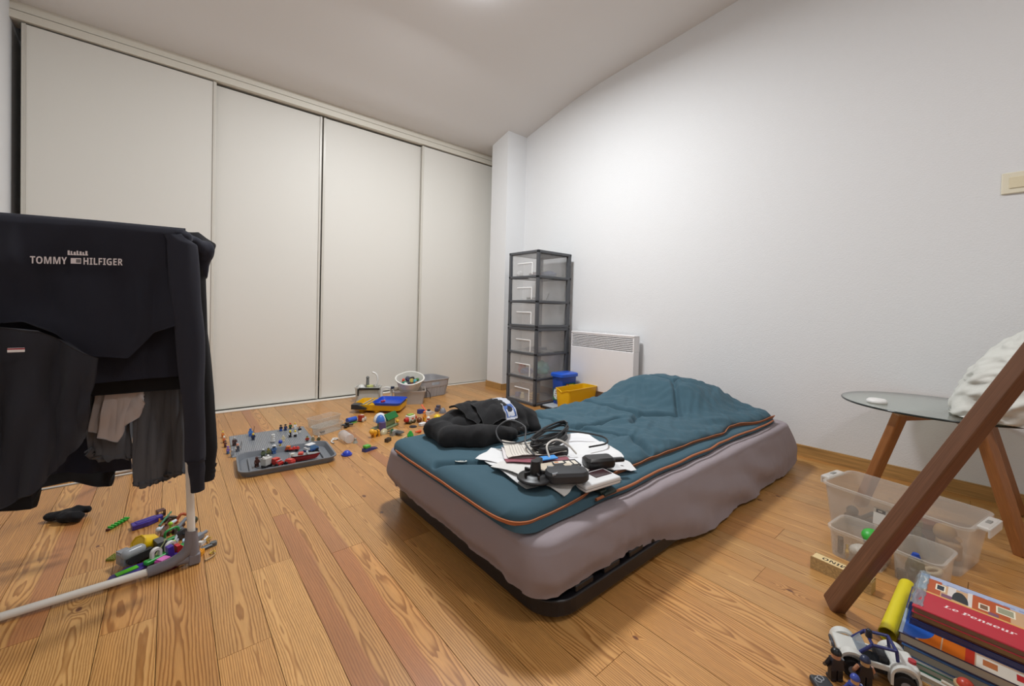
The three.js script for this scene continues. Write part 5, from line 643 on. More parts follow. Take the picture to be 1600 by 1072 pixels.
{ // grey ribbed basket
  const t = thing('grey_basket', 'light grey ribbed plastic basket with cut-out handles against the wardrobe', 'basket', [1.86, 0, -3.41], 0.12), gm = M(0xa3a1a3, 0.5), N = 6, dv = 12;
  const rings = [[0.27, 0.23, 0.05, 0], [0.275, 0.235, 0.052, 0.004], [0.31, 0.272, 0.056, 0.09], [0.316, 0.278, 0.056, 0.094], [0.32, 0.282, 0.056, 0.112], [0.324, 0.286, 0.056, 0.136], [0.328, 0.29, 0.058, 0.15], [0.336, 0.298, 0.06, 0.154], [0.336, 0.298, 0.06, 0.162], [0.322, 0.284, 0.056, 0.162], [0.318, 0.28, 0.054, 0.136], [0.314, 0.276, 0.054, 0.112], [0.304, 0.266, 0.052, 0.09], [0.268, 0.228, 0.048, 0.006]];
  // handles: gaps in the band on the two short sides (through both walls)
  const seg = 4 * (N + 1); const hs = (k, s) => { const e = s * seg; const inBand = k === 4 || k === 10; if (!inBand) return false; const j = Math.floor(e); const f = e - j; return ((j % 7 === 6) && f > 0.28 && f < 0.72 && (j === 6 || j === 20)); };
  part(t, 'shell', loft(rings, { n: N, div: dv, mod: (k, s) => (k >= 1 && k <= 2 ? 0.0022 * Math.cos(s * seg * dv * Math.PI) : 0), skip: hs, crease: 0.5 }), gm);
  const o = rrect(0.294, 0.254, 0.054, 6); for (let i = 0; i < o.length; i++) { const a = o[i], b = o[(i + 1) % o.length], L = Math.hypot(a[0] - b[0], a[1] - b[1]), n = Math.max(1, Math.round(L / 0.011)); for (let s = 0; s < n; s++) { const x = lerp(a[0], b[0], s / n), z = lerp(a[1], b[1], s / n), k0 = 0.94, k1 = 1.055; part(t, 'rib', bar([x * k0, 0.006, z * k0], [x * k1, 0.09, z * k1], 0.003, 5), gm); } }
  solo('black_cable', tube([[1.7, 0.1, -3.2], [1.74, 0.09, -3.22], [1.79, 0.05, -3.24], [1.8, 0.01, -3.245], [1.79, 0.004, -3.23]], 0.003, 30, 6), M(0x1a1a1a, 0.5), 'thin black cable hanging beside the grey basket', 'cable');
}
// pile of toy parts under the drying rack
{ const R = (n, l, x, z, turn, y = 0) => thing(n, l, 'toy', [x, y, z], turn);
  let [x, z] = [-0.096, -1.65];
  { const t = R('toy_raft', 'purple angular toy raft with a lime green plate under the drying rack', x, z, 0.35); const s = extr([[-0.05, -0.02], [0.02, -0.026], [0.05, -0.008], [0.052, 0.012], [0.01, 0.022], [-0.03, 0.01]], 0.008, 0.002); s.rotateX(-Math.PI / 2); part(t, 'base', T(s, 0, 0.002, 0), plastic(0x3a2a78)); part(t, 'plate', rbox(0.05, 0.004, 0.018, 0.001, 0.004, 0.014, 0.002), plastic(0x5cc028), 'lime green plate'); }
  [x, z] = [-0.084, -1.718]; { const t = R('toy_cockpit', 'translucent grey toy cockpit on top of the purple raft', x, z, 0.5, 0.012); part(t, 'body', [wedgeG(0.06, 0.036, 0.04), rbox(0.03, 0.03, 0.03, 0.006, -0.02, 0.02, 0.0)], plastic(0x7f8288)); part(t, 'canopy', T(new THREE.CapsuleGeometry(0.016, 0.03, 6, 16).rotateZ(Math.PI / 2), -0.004, 0.03, 0.016), frost(0xc0c4c8, 0.5, 0.2), 'clear nose'); part(t, 'tread', treadG(0.07, 0.012, 0.014).translate(0.01, 0, 0.024), M(0x1b1b1d, 0.6), 'black tread'); }
  [x, z] = [-0.056, -1.755]; { const t = R('toy_barrel', 'bright yellow faceted toy drum in the pile under the drying rack', x, z, 0.7, 0.004); part(t, 'drum', cyl(0.026, 0.028, 0.045, 8).rotateZ(1.1).translate(0, 0.03, 0), plastic(0xdcb410)); part(t, 'rim', new THREE.TorusGeometry(0.025, 0.003, 6, 8).rotateY(Math.PI / 2).rotateZ(1.1 - Math.PI / 2).translate(-0.02, 0.04, 0), plastic(0xc8a00c)); }
  [x, z] = [-0.02, -1.668]; { const t = R('toy_platform', 'green toy platform with two white hoops', x + 0.018, z - 0.012, 0.5, 0.002); part(t, 'deck', rbox(0.115, 0.012, 0.022, 0.004, 0, 0.016, 0), plastic(0x2a9a3e)); for (const e of [-0.028, 0.012]) part(t, 'hoop', T(archG(0.028, 0.032, 0.012, 0.007), e, 0.02, 0), plastic(0xdcdad6)); part(t, 'foot', rbox(0.09, 0.01, 0.014, 0.002, 0, 0.005, 0), plastic(0x2a2a2c)); }
  [x, z] = [-0.005, -1.733]; { const t = R('toy_rock', 'dark grey sloped toy rock behind the white hoops', x, z, 0.3, 0); part(t, 'rock', [wedgeG(0.05, 0.045, 0.04)], plastic(0x4a4d50)); part(t, 'knob', sph(0.007, 0.018, 0.026, 0.01), plastic(0xa8cc30), 'lime knob'); part(t, 'edge', bar([-0.03, 0.01, 0.02], [-0.004, 0.05, 0.018], 0.003), plastic(0xc8cc98)); }
  [x, z] = [-0.013, -1.631]; { const t = R('toy_brick', 'pink toy brick with a round hole beside the grey rack foot', x + 0.004, z + 0.006, 0.6); t.scale.setScalar(1.25); part(t, 'body', rbox(0.026, 0.024, 0.024, 0.002, 0, 0.012, 0), plastic(0xb43c94)); part(t, 'stud', cyl(0.007, 0.007, 0.004, 12).rotateX(Math.PI / 2).translate(0.004, 0.012, 0.013), plastic(0xc868b0)); part(t, 'cap', rbox(0.02, 0.003, 0.02, 0.001, 0, 0.0255, 0), plastic(0xd06cb4)); }
  [x, z] = [0.011, -1.652]; solo('toy_column', [rbox(0.016, 0.05, 0.02, 0.002, 0, 0.03, 0).rotateZ(0.12), rbox(0.024, 0.02, 0.024, 0.003, 0.006, 0.01, 0)], plastic(0x40288c), 'upright violet toy column in the pile', 'toy', [x, 0, z], 0.4);
  [x, z] = [0.032, -1.678]; solo('toy_slope', wedgeG(0.024, 0.022, 0.02), plastic(0xc02430), 'small red toy slope next to the violet column', 'toy', [x, 0.016, z], 0.4);
  [x, z] = [0.011, -1.62]; solo('toy_slope', [wedgeG(0.05, 0.016, 0.02)], plastic(0x5a1226), 'wine red toy slope in front of the violet column', 'toy', [x + 0.01, 0, z], 0.5);
  [x, z] = [0.011, -1.761]; solo('toy_arbour', [tube([[-0.02, 0.02, 0], [-0.018, 0.045, 0], [0, 0.05, 0], [0.018, 0.046, 0], [0.024, 0.02, 0]], 0.004, 24, 8), rbox(0.05, 0.008, 0.016, 0.002, 0, 0.016, 0)], plastic(0x2f8e48), 'green toy arbour behind the violet column', 'toy', [x, 0, z - 0.02], 0.5);
  [x, z] = [-0.06, -1.984]; { const t = R('toy_wing', 'purple ribbed toy wing lying behind the yellow drum', x, z, 0.35); const s = extr([[-0.04, -0.012], [0.0, -0.018], [0.045, -0.006], [0.045, 0.008], [0, 0.016], [-0.036, 0.014]], 0.012, 0.003); s.rotateX(-Math.PI / 2); part(t, 'wing', T(s, 0, 0.003, 0), plastic(0x43328c)); for (let i = 0; i < 4; i++) part(t, 'ridge', rbox(0.06, 0.003, 0.003, 0.001, 0, 0.019, -0.01 + i * 0.007), plastic(0x52409c)); }
  [x, z] = [-0.137, -2.042]; { const t = R('toy_comb', 'bright green toothed toy bar alone on the floor', x, z, 0.9); part(t, 'bar', rbox(0.075, 0.006, 0.01, 0.002, 0, 0.004, 0), plastic(0x38b83c)); for (let i = 0; i < 6; i++) part(t, 'tooth', rbox(0.006, 0.006, 0.018, 0.001, -0.03 + i * 0.0125, 0.008, 0), plastic(0x30a838)); part(t, 'tip', rbox(0.008, 0.008, 0.012, 0.002, -0.04, 0.004, 0), plastic(0x4a1a14)); }
  const small = [
    ['maroon toy cage at the far end of the pile', 0x4a1c1a, [rbox(0.024, 0.003, 0.024, 0.001, 0, 0.002, 0), rbox(0.003, 0.022, 0.024, 0.001, 0.011, 0.012, 0), rbox(0.003, 0.022, 0.024, 0.001, -0.011, 0.012, 0), rbox(0.024, 0.003, 0.024, 0.001, 0, 0.022, 0)]],
    ['amber toy claw between the maroon cage and the wing', 0xd8962c, [wedgeG(0.03, 0.01, 0.012)]],
    ['black wedge shaped toy piece behind the teal rod', 0x1a1c20, [wedgeG(0.04, 0.014, 0.02)]],
    ['teal green toy rod across the pile', 0x2a7c5c, [bar([-0.045, 0.02, 0], [0.045, 0.026, 0], 0.003)]],
    ['white and pale blue toy arm in the pile', 0xc9d4dc, [bar([-0.03, 0.012, 0], [0.03, 0.014, 0], 0.006), sph(0.009, -0.032, 0.013, 0)]],
    ['brown toy rifle lying across the pile', 0x5c3428, [bar([-0.05, 0.014, 0], [0.04, 0.022, 0], 0.005), rbox(0.02, 0.02, 0.008, 0.002, 0.02, 0.02, 0), bar([0.02, 0.02, 0], [0.026, 0.04, 0.01], 0.004)]],
    ['dark brown toy log in the pile', 0x4a2a20, [bar([-0.03, 0.01, 0], [0.03, 0.01, 0.01], 0.009)]],
    ['rust red toy claw near the white rack leg', 0xa8502e, [tube([[-0.016, 0.01, 0], [0, 0.03, 0], [0.016, 0.022, 0]], 0.005, 14, 7), sph(0.008, -0.016, 0.01, 0)]],
    ['grey toy cannon beside the white rack leg', 0x6c7076, [bar([-0.025, 0.018, 0], [0.03, 0.026, 0], 0.006), cyl(0.012, 0.014, 0.016, 12, -0.016, 0.008, 0)]],
    ['dark grey toy tyre in the middle of the pile', 0x34363a, [wheelG(0.018, 0.014).translate(0, 0.018, 0), cyl(0.004, 0.004, 0.03, 8).rotateX(Math.PI / 2).translate(0, 0.018, 0)]],
    ['silver toy lever in the pile', 0xa2a6ac, [bar([-0.02, 0.012, 0], [0.026, 0.03, 0], 0.004), rbox(0.02, 0.012, 0.014, 0.003, -0.01, 0.006, 0)]],
    ['lime toy ball on the brown rifle', 0x9ccc34, [sph(0.007, 0, 0.04, 0), cyl(0.003, 0.003, 0.034, 8, 0, 0.017, 0)]],
    ['light blue toy window in the pile', 0x9cb4c8, [rbox(0.018, 0.024, 0.008, 0.002, 0, 0.02, 0), rbox(0.02, 0.008, 0.02, 0.002, 0, 0.004, 0)]],
    ['olive toy plate under the grey cockpit', 0x6e7428, brickG(4, 3, 0.006)],
    ['black toy hinge under the green platform', 0x1c1c20, [rbox(0.05, 0.012, 0.02, 0.003, 0, 0.006, 0)]],
    ['dark green toy ball behind the white rack leg', 0x2c3424, [sph(0.013, 0, 0.013, 0)]],
    ['grey toy engine block right of the rack leg', 0x7c8088, [rbox(0.028, 0.02, 0.022, 0.004, 0, 0.01, 0), cyl(0.006, 0.006, 0.02, 10).rotateZ(1.57).translate(0.02, 0.012, 0)]],
    ['golden toy crown piece right of the rack leg', 0xb8903a, [new THREE.TorusGeometry(0.008, 0.0022, 6, 14).rotateX(1.2).translate(0, 0.006, 0), bar([-0.02, 0.003, 0], [0, 0.004, 0], 0.002)]],
    ['white toy clip right of the rack leg', 0xd2d0cc, [wedgeG(0.026, 0.012, 0.012), bar([0.01, 0.008, 0], [0.026, 0.012, 0], 0.003)]],
    ['grey toy blade right of the rack leg', 0x55595c, [rbox(0.05, 0.008, 0.018, 0.004, 0, 0.006, 0), cyl(0.01, 0.01, 0.012, 12, 0.016, 0.006, 0)]],
    ['orange stud toy brick right of the rack foot', 0xdc9418, brickG(3, 2, 0.014)],
    ['tan toy hook right of the rack foot', 0xa08050, [tube([[-0.02, 0.004, 0], [0, 0.004, 0.002], [0.012, 0.006, 0], [0.012, 0.012, -0.006]], 0.0028, 14, 6)]],
    ['yellow toy chain link right of the rack foot', 0xc8a83c, [new THREE.TorusGeometry(0.007, 0.002, 6, 14).rotateX(1.4).translate(0, 0.004, 0)]]];
  const SMALL = [[-0.020, -2.034], [-0.021, -1.999], [0.008, -1.977], [-0.006, -1.942], [0.001, -1.904], [-0.006, -1.867], [0.018, -1.869], [0.039, -1.930], [0.038, -1.865], [0.039, -1.793], [0.025, -1.784], [0.008, -1.846], [0.042, -1.714], [-0.130, -1.786], [-0.055, -1.728], [0.075, -1.891], [0.083, -1.754], [0.109, -1.724], [0.091, -1.714], [0.105, -1.675], [0.083, -1.643], [0.109, -1.601], [0.114, -1.628]];
  small.forEach(([l, c, g], i) => { const [a, b] = SMALL[i]; solo('toy_part', g, plastic(c), l, 'toy', [a, 0, b], 0.3 + (i * 0.7) % 1.2); });
}

// ------------------------------------------------------------------ glass table, pillow, chair
{
  const t = thing('glass_table', 'round glass side table on splayed wooden legs by the wall', 'table', [2.545, 0, -0.155]), wood = stained(0xa86c3a, 0.42);
  part(t, 'glass_top', cyl(0.31, 0.31, 0.008, 72, 0, 0.449, 0), M(0xdfe6e2, 0.05, { transmission: 0.82, thickness: 0, ior: 1.45 }), 'grey tinted clear glass disc');
  part(t, 'glass_edge', new THREE.TorusGeometry(0.31, 0.0042, 8, 80).rotateX(Math.PI / 2).translate(0, 0.449, 0), M(0x1d2624, 0.15), 'dark polished edge');
  const legs = [[[-0.225, 0.435, -0.08], [-0.205, 0, -0.2]], [[-0.245, 0.435, 0.14], [-0.225, 0, 0.25]], [[0.2, 0.435, 0.14], [0.24, 0, 0.25]]];
  for (const [a, b] of legs) part(t, 'leg', plank3(b, a, 0.052, 0.034, [1, 0, 0.5], 0.008), wood);
  part(t, 'crossbar', plank3([-0.22, 0.422, -0.085], [0.02, 0.422, 0.05], 0.034, 0.03, [0, 1, 0], 0.006), wood); part(t, 'crossbar', plank3([-0.235, 0.422, 0.135], [0.02, 0.422, 0.05], 0.034, 0.03, [0, 1, 0], 0.006), wood); part(t, 'crossbar', plank3([0.19, 0.422, 0.135], [0.02, 0.422, 0.05], 0.034, 0.03, [0, 1, 0], 0.006), wood);
}
{ const [x, z] = [2.393, -0.32]; solo('smoke_detector', [new THREE.LatheGeometry([[0, 0], [0.032, 0], [0.036, 0.004], [0.036, 0.012], [0.028, 0.019], [0, 0.022]].map(p => new THREE.Vector2(...p)), 32)], M(0xe0dedb, 0.4), 'small round white plastic puck on the glass table', 'puck', [x, 0.453, z]); }
{ // white pillow heaped on the table
  const g = new THREE.SphereGeometry(1, 150, 110), p = g.attributes.position;
  for (let i = 0; i < p.count; i++) { let x = p.getX(i), y = p.getY(i), z = p.getZ(i); const q = v => Math.sign(v) * Math.pow(Math.abs(v), 0.72); let X = q(x) * 0.215, Y = q(y) * 0.25, Z = q(z) * 0.27;
    const w = 0.024 * nz(X * 9 + 3, Y * 26 + 2 * nz(X * 8, Z * 8), Z * 9) + 0.012 * nz(X * 20, Y * 60 + 3 * nz(Z * 12), Z * 22) + 0.01 * nz(X * 6, Y * 6, Z * 6 + 4); X += x * w; Y += y * w * 0.6; Z += z * w;
    const tilt = 0.9; const Yt = Y + Z * tilt * 0.62, Zt = Z + Math.max(0, Y) * 0.25; p.setXYZ(i, X, Math.max(-0.19 + 0.004 * nz(X * 14, Z * 14), Yt), Zt); }
  g.computeVertexNormals(); solo('pillow', g, fabric(0xd2d2cb, 10, 0.0006, 0.1), 'crumpled white pillow heaped on the glass table', 'pillow', [2.46, 0.65, 0.17]);
}
{ // folding chair standing mostly out of view; its slanting front leg crosses in front of the bins
  const t = thing('folding_chair', 'dark brown wooden folding chair whose slanting leg crosses in front of the storage bins', 'chair', [1.46, 0, -0.27]), wood = stained(0x845c44, 0.55);
  const w = [0.669, 0.743], L = [-0.743, 0.669], pt = (a, b, y) => [w[0] * a + L[0] * b, y, w[1] * a + L[1] * b];
  const W = 0.5;
  for (const a of [0, W]) { part(t, 'front_leg', plank3(pt(a, 0, 0.004), pt(a, 0.62, 1.02), 0.05, 0.036, [L[0], 0, L[1]], 0.006, 0.5), wood); part(t, 'rear_leg', plank3(pt(a + (a ? -0.03 : 0.03), 1.0, 0.002), pt(a + (a ? -0.03 : 0.03), 0.56, 0.9), 0.045, 0.024, [L[0], 0, L[1]], 0.006), wood); }
  for (let k = 0; k < 5; k++) part(t, 'seat_slat', plank3(pt(0.02, 0.52 + k * 0.075, 0.47), pt(W - 0.02, 0.52 + k * 0.075, 0.47), 0.06, 0.016, [L[0], 0, L[1]], 0.004), wood);
  for (let k = 0; k < 3; k++) part(t, 'back_slat', plank3(pt(0, 0.5 + k * 0.05, 0.83 + k * 0.08), pt(W, 0.5 + k * 0.05, 0.83 + k * 0.08), 0.055, 0.014, [L[0] * 0.5, 0.85, L[1] * 0.5], 0.004), wood);
}
// ------------------------------------------------------------------ bins, domino box, books, toys by the chair
const bin = (name, label, w, d, h, x, z, turn, o = {}) => { const t = thing(name, label, 'bin', [x, 0, z], turn); part(t, 'body', tub(w, d, w * 0.88, d * 0.9, h, { t: 0.0025, r: 0.028, lip: 0.007, lipH: 0.008, ...o }), frost(0xf4f1ec, 0.8, 0.25), 'frosted translucent plastic'); return t; };
{ const t = bin('storage_bin', 'large frosted plastic storage bin with end handles between table and chair leg', 0.25, 0.4, 0.172, 2.085, -0.2, -0.2);
  for (const e of [-1, 1]) { const h = part(t, 'handle', [rbox(0.13, 0.014, 0.03, 0.006, 0, 0.168, e * 0.216), rbox(0.13, 0.03, 0.006, 0.003, 0, 0.158, e * 0.23)], frost(0xf4f2ee, 0.55, 0.35), 'moulded end handle'); part(h, 'latch_slot', rbox(0.03, 0.004, 0.012, 0.001, 0, 0.1755, e * 0.216), M(0x8d8a84, 0.5)); }
  const wt = canvasTex(128, 128, c => { c.fillStyle = '#d8d4cc'; c.fillRect(0, 0, 128, 128); c.fillStyle = '#1c1c1c'; c.fillRect(12, 10, 46, 26); c.fillRect(70, 54, 44, 60); c.fillStyle = '#d8d4cc'; c.fillRect(22, 18, 20, 10); c.fillRect(82, 66, 18, 16); });
  const q = new THREE.PlaneGeometry(0.075, 0.06); q.rotateY(-Math.PI / 2); q.rotateZ(-0.08); part(t, 'label', T(q, -0.1215, 0.11, 0.0), new THREE.MeshStandardMaterial({ map: wt, roughness: 0.7, side: THREE.DoubleSide }), 'black and white printed label'); }
bin('small_bin', 'small frosted plastic tub holding a black and green ball', 0.155, 0.15, 0.098, 1.835, -0.27, -0.12, { lip: 0.005 });
bin('small_bin', 'small frosted plastic tub holding a dark green toy, beside the books', 0.17, 0.115, 0.098, 1.84, -0.12, -0.16, { lip: 0.005 });
{ const S = (n, l, x, y, z, g, hex, cat = 'toy', rough = 0.4) => solo(n, g, M(hex, rough), l, cat, [x, y, z], 0.2);
  { const t = thing('toy_ball', 'black toy ball with a bright green cap in the small tub', 'ball', [1.86, 0.062, -0.235]); part(t, 'ball', sph(0.036, 0, 0, 0, 20), M(0x18181c, 0.4)); part(t, 'cap', domeG(0.026, 0.02).rotateZ(0.6).translate(-0.018, 0.02, -0.012), M(0x3aa83a, 0.4), 'green cap'); part(t, 'stem', bar([0.0, 0.03, 0.0], [0.02, 0.03, 0.03], 0.002), M(0xc8a890, 0.5)); }
  S('toy_egg', 'white egg shaped toy in the small tub', 1.8, 0.035, -0.26, sph(0.028, 0, 0, 0, 18).scale(1, 0.85, 1.3), 0xdadcda); S('toy_giraffe', 'yellow toy animal at the bottom of the small tub', 1.79, 0.004, -0.3, [rbox(0.03, 0.014, 0.012, 0.004, 0, 0.014, 0), bar([0.012, 0.018, 0], [0.02, 0.034, 0], 0.004), bar([-0.01, 0, 0], [-0.01, 0.012, 0], 0.003), bar([0.01, 0, 0], [0.01, 0.012, 0], 0.003)], 0xd8b030);
  S('toy_dark_block', 'dark brown toy block at the side of the small tub', 1.81, 0.004, -0.322, rbox(0.03, 0.05, 0.016, 0.004, 0, 0.025, 0), 0x3a3430);
  { const t = thing('toy_robot', 'dark green toy monster with a blue hat in the small tub beside the books', 'toy figure', [1.81, 0.004, -0.135], 0.3); part(t, 'body', blob([[0, 0.03, 0, 0.0, 0.055, 0, 0.024, 0.02], [0.02, 0.03, 0.012, 0.03, 0.02, 0.02, 0.01, 0.008], [-0.02, 0.03, -0.01, -0.03, 0.018, -0.014, 0.01, 0.008]], { cell: 0.003, k: 0.01, pad: 0.012, disp: (a, b, c) => 0.003 * nz(a * 90, b * 90, c * 90) }), M(0x3f4640, 0.5)); part(t, 'hat', cyl(0.008, 0.012, 0.012, 12, 0, 0.078, 0), M(0x1c44a0, 0.4), 'blue hat'); }
  S('toy_dark_block', 'dark wedge shaped toy in the small tub beside the books', 1.8, 0.004, -0.165, wedgeG(0.03, 0.024, 0.02), 0x3a3634); S('toy_cream_ring', 'cream ring shaped toy in the small tub beside the books', 1.87, 0.004, -0.1, new THREE.TorusGeometry(0.02, 0.007, 8, 20).rotateX(1.2).translate(0, 0.02, 0), 0xc8bca4);
  S('toy_tank', 'dark blue-grey toy in the large bin', 2.1, 0.006, -0.32, [rbox(0.06, 0.03, 0.09, 0.01, 0, 0.015, 0), bar([0, 0.02, 0], [-0.03, 0.07, 0.04], 0.008), sph(0.02, 0.01, 0.045, -0.02)], 0x3e4448, 'toy', 0.6); S('toy_doll', 'tan toy figure heap in the large bin', 2.05, 0.006, -0.085, [sph(0.03, 0, 0.09, 0), rbox(0.06, 0.06, 0.06, 0.012, 0, 0.04, 0.01), bar([0, 0.06, 0.01], [-0.02, 0.085, 0.03], 0.01)], 0xb08c60, 'toy', 0.6); S('toy_rock', 'dark grey lump in the large bin', 2.02, 0.006, -0.15, domeG(0.034, 0.08), 0x34343a, 'toy', 0.6); S('toy_reptile', 'dark red toy in the large bin', 2.08, 0.006, -0.12, [rbox(0.05, 0.03, 0.07, 0.01, 0, 0.09, 0.0), rbox(0.04, 0.08, 0.05, 0.01, 0, 0.04, 0)], 0x7a4c44, 'toy', 0.6); S('toy_gun', 'purple and olive toy gun resting near the rim inside the large bin', 2.0, 0.006, -0.16, [rbox(0.02, 0.02, 0.05, 0.005, 0, 0.11, 0), rbox(0.018, 0.1, 0.02, 0.004, 0, 0.05, 0.012)], 0x6a5c38, 'toy', 0.5);
}
{ const t = thing('domino_box', 'small pale wooden domino box with black lettering on the lid', 'box', [1.635, 0, -0.285], -0.1), wood = stained(0xcfae78, 0.55);
  part(t, 'body', box(0.042, 0.034, 0.155, 0, 0.017, 0), wood); const dt = canvasTex(512, 128, (c, w, h) => { c.fillStyle = '#dcc390'; c.fillRect(0, 0, w, h); c.fillStyle = '#201a16'; c.font = 'bold 84px sans-serif'; c.textAlign = 'center'; c.textBaseline = 'middle'; c.fillText('DOMINO', 256, 68); });
  part(t, 'lid', box(0.036, 0.005, 0.15, 0, 0.036, 0), wood); const q = new THREE.PlaneGeometry(0.15, 0.036); q.rotateX(-Math.PI / 2); q.rotateY(Math.PI / 2); part(t, 'lettering', T(q, 0, 0.0388, 0), new THREE.MeshStandardMaterial({ map: dt, roughness: 0.6, side: THREE.DoubleSide }), 'black lettering');
  for (const e of [-1, 1]) part(t, 'groove_rail', box(0.003, 0.006, 0.155, e * 0.0195, 0.037, 0), wood); }
function book(label, x0, x1, z0, z1, y0, y1, cover, pages, top, turn = 0) {
  const w = x1 - x0, d = z1 - z0, h = y1 - y0, t = thing('book', label, 'book', [(x0 + x1) / 2, y0, (z0 + z1) / 2], turn), c = Math.min(0.0022, h * 0.2), m = M(cover, 0.35);
  part(t, 'pages', box(w - 0.006, h - 2 * c, d - 0.008, 0, h / 2, 0), M(pages, 0.85));
  part(t, 'back_cover', rbox(w, c, d, 0.0008, 0, c / 2, 0), m); const tp = part(t, 'front_cover', rbox(w, c, d, 0.0008, 0, h - c / 2, 0), m); part(t, 'spine', rbox(0.003, h, d, 0.0012, w / 2 - 0.0015, h / 2, 0), m);
  if (top) { const q = new THREE.PlaneGeometry(d - 0.002, w - 0.002); q.rotateX(-Math.PI / 2); q.rotateY(-Math.PI / 2); part(tp, 'cover_print', T(q, 0, h + 0.0006, 0), new THREE.MeshPhysicalMaterial({ map: top, roughness: 0.3, side: THREE.DoubleSide })); }
  return t;
}
{
  const topArt = canvasTex(1024, 640, (c, w, h) => { // near edge of the cover at the bottom
    c.save(); c.scale(0.58, 1); w = w / 0.58; c.fillStyle = '#c9a27c'; c.fillRect(0, 0, w, h); c.fillStyle = '#a9b4cf'; c.fillRect(0, 0, w, 90); c.fillStyle = '#8f98b8'; for (let i = 0; i < 9; i++) c.fillRect(i * 120, 30 + (i * 37) % 40, 90, 24);
    c.fillStyle = '#b5562f'; c.fillRect(70, 60, 130, 260); c.fillRect(470, 70, 300, 240); c.fillStyle = '#d8cfc8'; c.fillRect(0, 40, 70, 260); c.fillRect(430, 70, 40, 250); c.fillRect(260, 80, 70, 180);
    c.fillStyle = '#e8dfc8'; c.fillRect(150, 110, 90, 110); c.fillRect(520, 170, 90, 100); c.fillRect(660, 110, 150, 120); c.fillStyle = '#2c3440'; c.fillRect(164, 124, 62, 82); c.fillStyle = '#7a5a44'; c.fillRect(534, 184, 62, 72); c.fillStyle = '#9a9a80'; c.fillRect(674, 124, 122, 92);
    c.fillStyle = '#2f3437'; c.beginPath(); c.moveTo(300, 290); c.quadraticCurveTo(300, 110, 380, 130); c.quadraticCurveTo(440, 180, 440, 300); c.fill(); c.fillStyle = '#7c5068'; c.fillRect(210, 250, 90, 70); c.fillRect(600, 260, 80, 70); c.fillStyle = '#d8a860'; c.fillRect(0, 310, w, 30);
    c.fillStyle = '#b82a3a'; c.fillRect(0, 332, w, 308); c.fillStyle = '#efe4e0'; c.restore(); c.fillStyle = '#efe4e0'; c.font = 'italic bold 58px serif'; c.fillText('Le Penseur', 140, 470); });
  const midArt = canvasTex(1024, 640, (c, w, h) => { c.scale(0.6, 1); w = w / 0.6; c.fillStyle = '#2a3a78'; c.fillRect(0, 0, w, h); c.fillStyle = '#b99a80'; c.fillRect(120, 400, 904, 240); c.fillStyle = '#6a4490'; c.beginPath(); c.moveTo(160, 330); c.lineTo(1024, 380); c.lineTo(1024, 520); c.lineTo(240, 430); c.fill(); c.fillStyle = '#7a2030'; c.fillRect(360, 360, 120, 60); c.fillStyle = '#5a6048'; c.fillRect(520, 380, 160, 50); c.fillStyle = '#c8661c'; c.fillRect(140, 470, 150, 170); c.fillRect(300, 490, 150, 150); c.fillStyle = '#b03424'; c.fillRect(450, 500, 60, 140); c.fillStyle = '#d8cfc0'; c.fillRect(520, 520, 400, 120); c.fillStyle = '#b06a40'; c.fillRect(560, 540, 90, 60); c.fillStyle = '#b83030'; c.fillRect(760, 540, 200, 60); c.fillStyle = '#2c5cb4'; c.beginPath(); c.ellipse(90, 480, 150, 150, 0, 0, 7); c.fill(); c.fillStyle = '#9fb0c4'; c.fillRect(0, 330, 26, 310); });
  const greenArt = canvasTex(512, 256, c => { c.fillStyle = '#8d8c88'; c.fillRect(0, 0, 512, 256); c.fillStyle = '#2c7c58'; c.fillRect(0, 0, 512, 190); c.fillStyle = '#d8d6d0'; c.fillRect(60, 200, 60, 16); });
  book('wide grey and white book at the bottom of the book stack', 1.325, 1.6, -0.105, 0.3, 0, 0.014, 0xcfccc4, 0xd8d4c8, null, 0);
  book('green book low in the book stack', 1.335, 1.6, -0.112, 0.29, 0.0142, 0.03, 0x2c7058, 0xb8b4a8, greenArt);
  book('blue edged book with grey pages in the middle of the stack', 1.345, 1.6, -0.118, 0.28, 0.0302, 0.052, 0x31517c, 0xa8a498, null);
  book('picture book with a blue circle and purple and orange shapes on the cover', 1.352, 1.61, -0.125, 0.28, 0.0522, 0.074, 0x3a2a40, 0xc0b4a0, midArt);
  book('navy blue book under the red book', 1.408, 1.62, -0.112, 0.25, 0.0742, 0.09, 0x232a5c, 0x4a4a70, null);
  book('brown edged book directly under the red book', 1.412, 1.62, -0.108, 0.25, 0.0902, 0.106, 0x6a3a2c, 0x9a7a50, null);
  book('red picture book with white script title on top of the stack', 1.407, 1.612, -0.108, 0.25, 0.1062, 0.122, 0xb32a3a, 0x8a6a54, topArt);
  const tb = thing('yellow_roll', 'rolled yellow plastic sheet lying beside the book stack', 'roll', [0, 0, 0]); part(tb, 'sheet', shell((u, v) => { const a = v * 8.2 + 0.6, r = 0.018 - 0.0006 * v * 2; return [lerp(1.41, 1.72, u), 0.0195 + r * Math.sin(a), -0.15 + 0.006 * u + r * Math.cos(a)]; }, 12, 60, 0.0012), M(0xdccc20, 0.4));
  const pb = thing('clear_sleeve', 'crumpled clear plastic sleeve at the corner of the book stack', 'sleeve'); part(pb, 'film', shell((u, v) => [lerp(1.42, 1.62, u), 0.124 + 0.004 * nz(u * 6, v * 6) - 0.1 * sm(0.55, 1, v), lerp(-0.09, -0.128, v) + 0.004 * nz(u * 9, v * 4)], 30, 20, 0.0008), frost(0xdfe8ee, 0.85, 0.15));
}
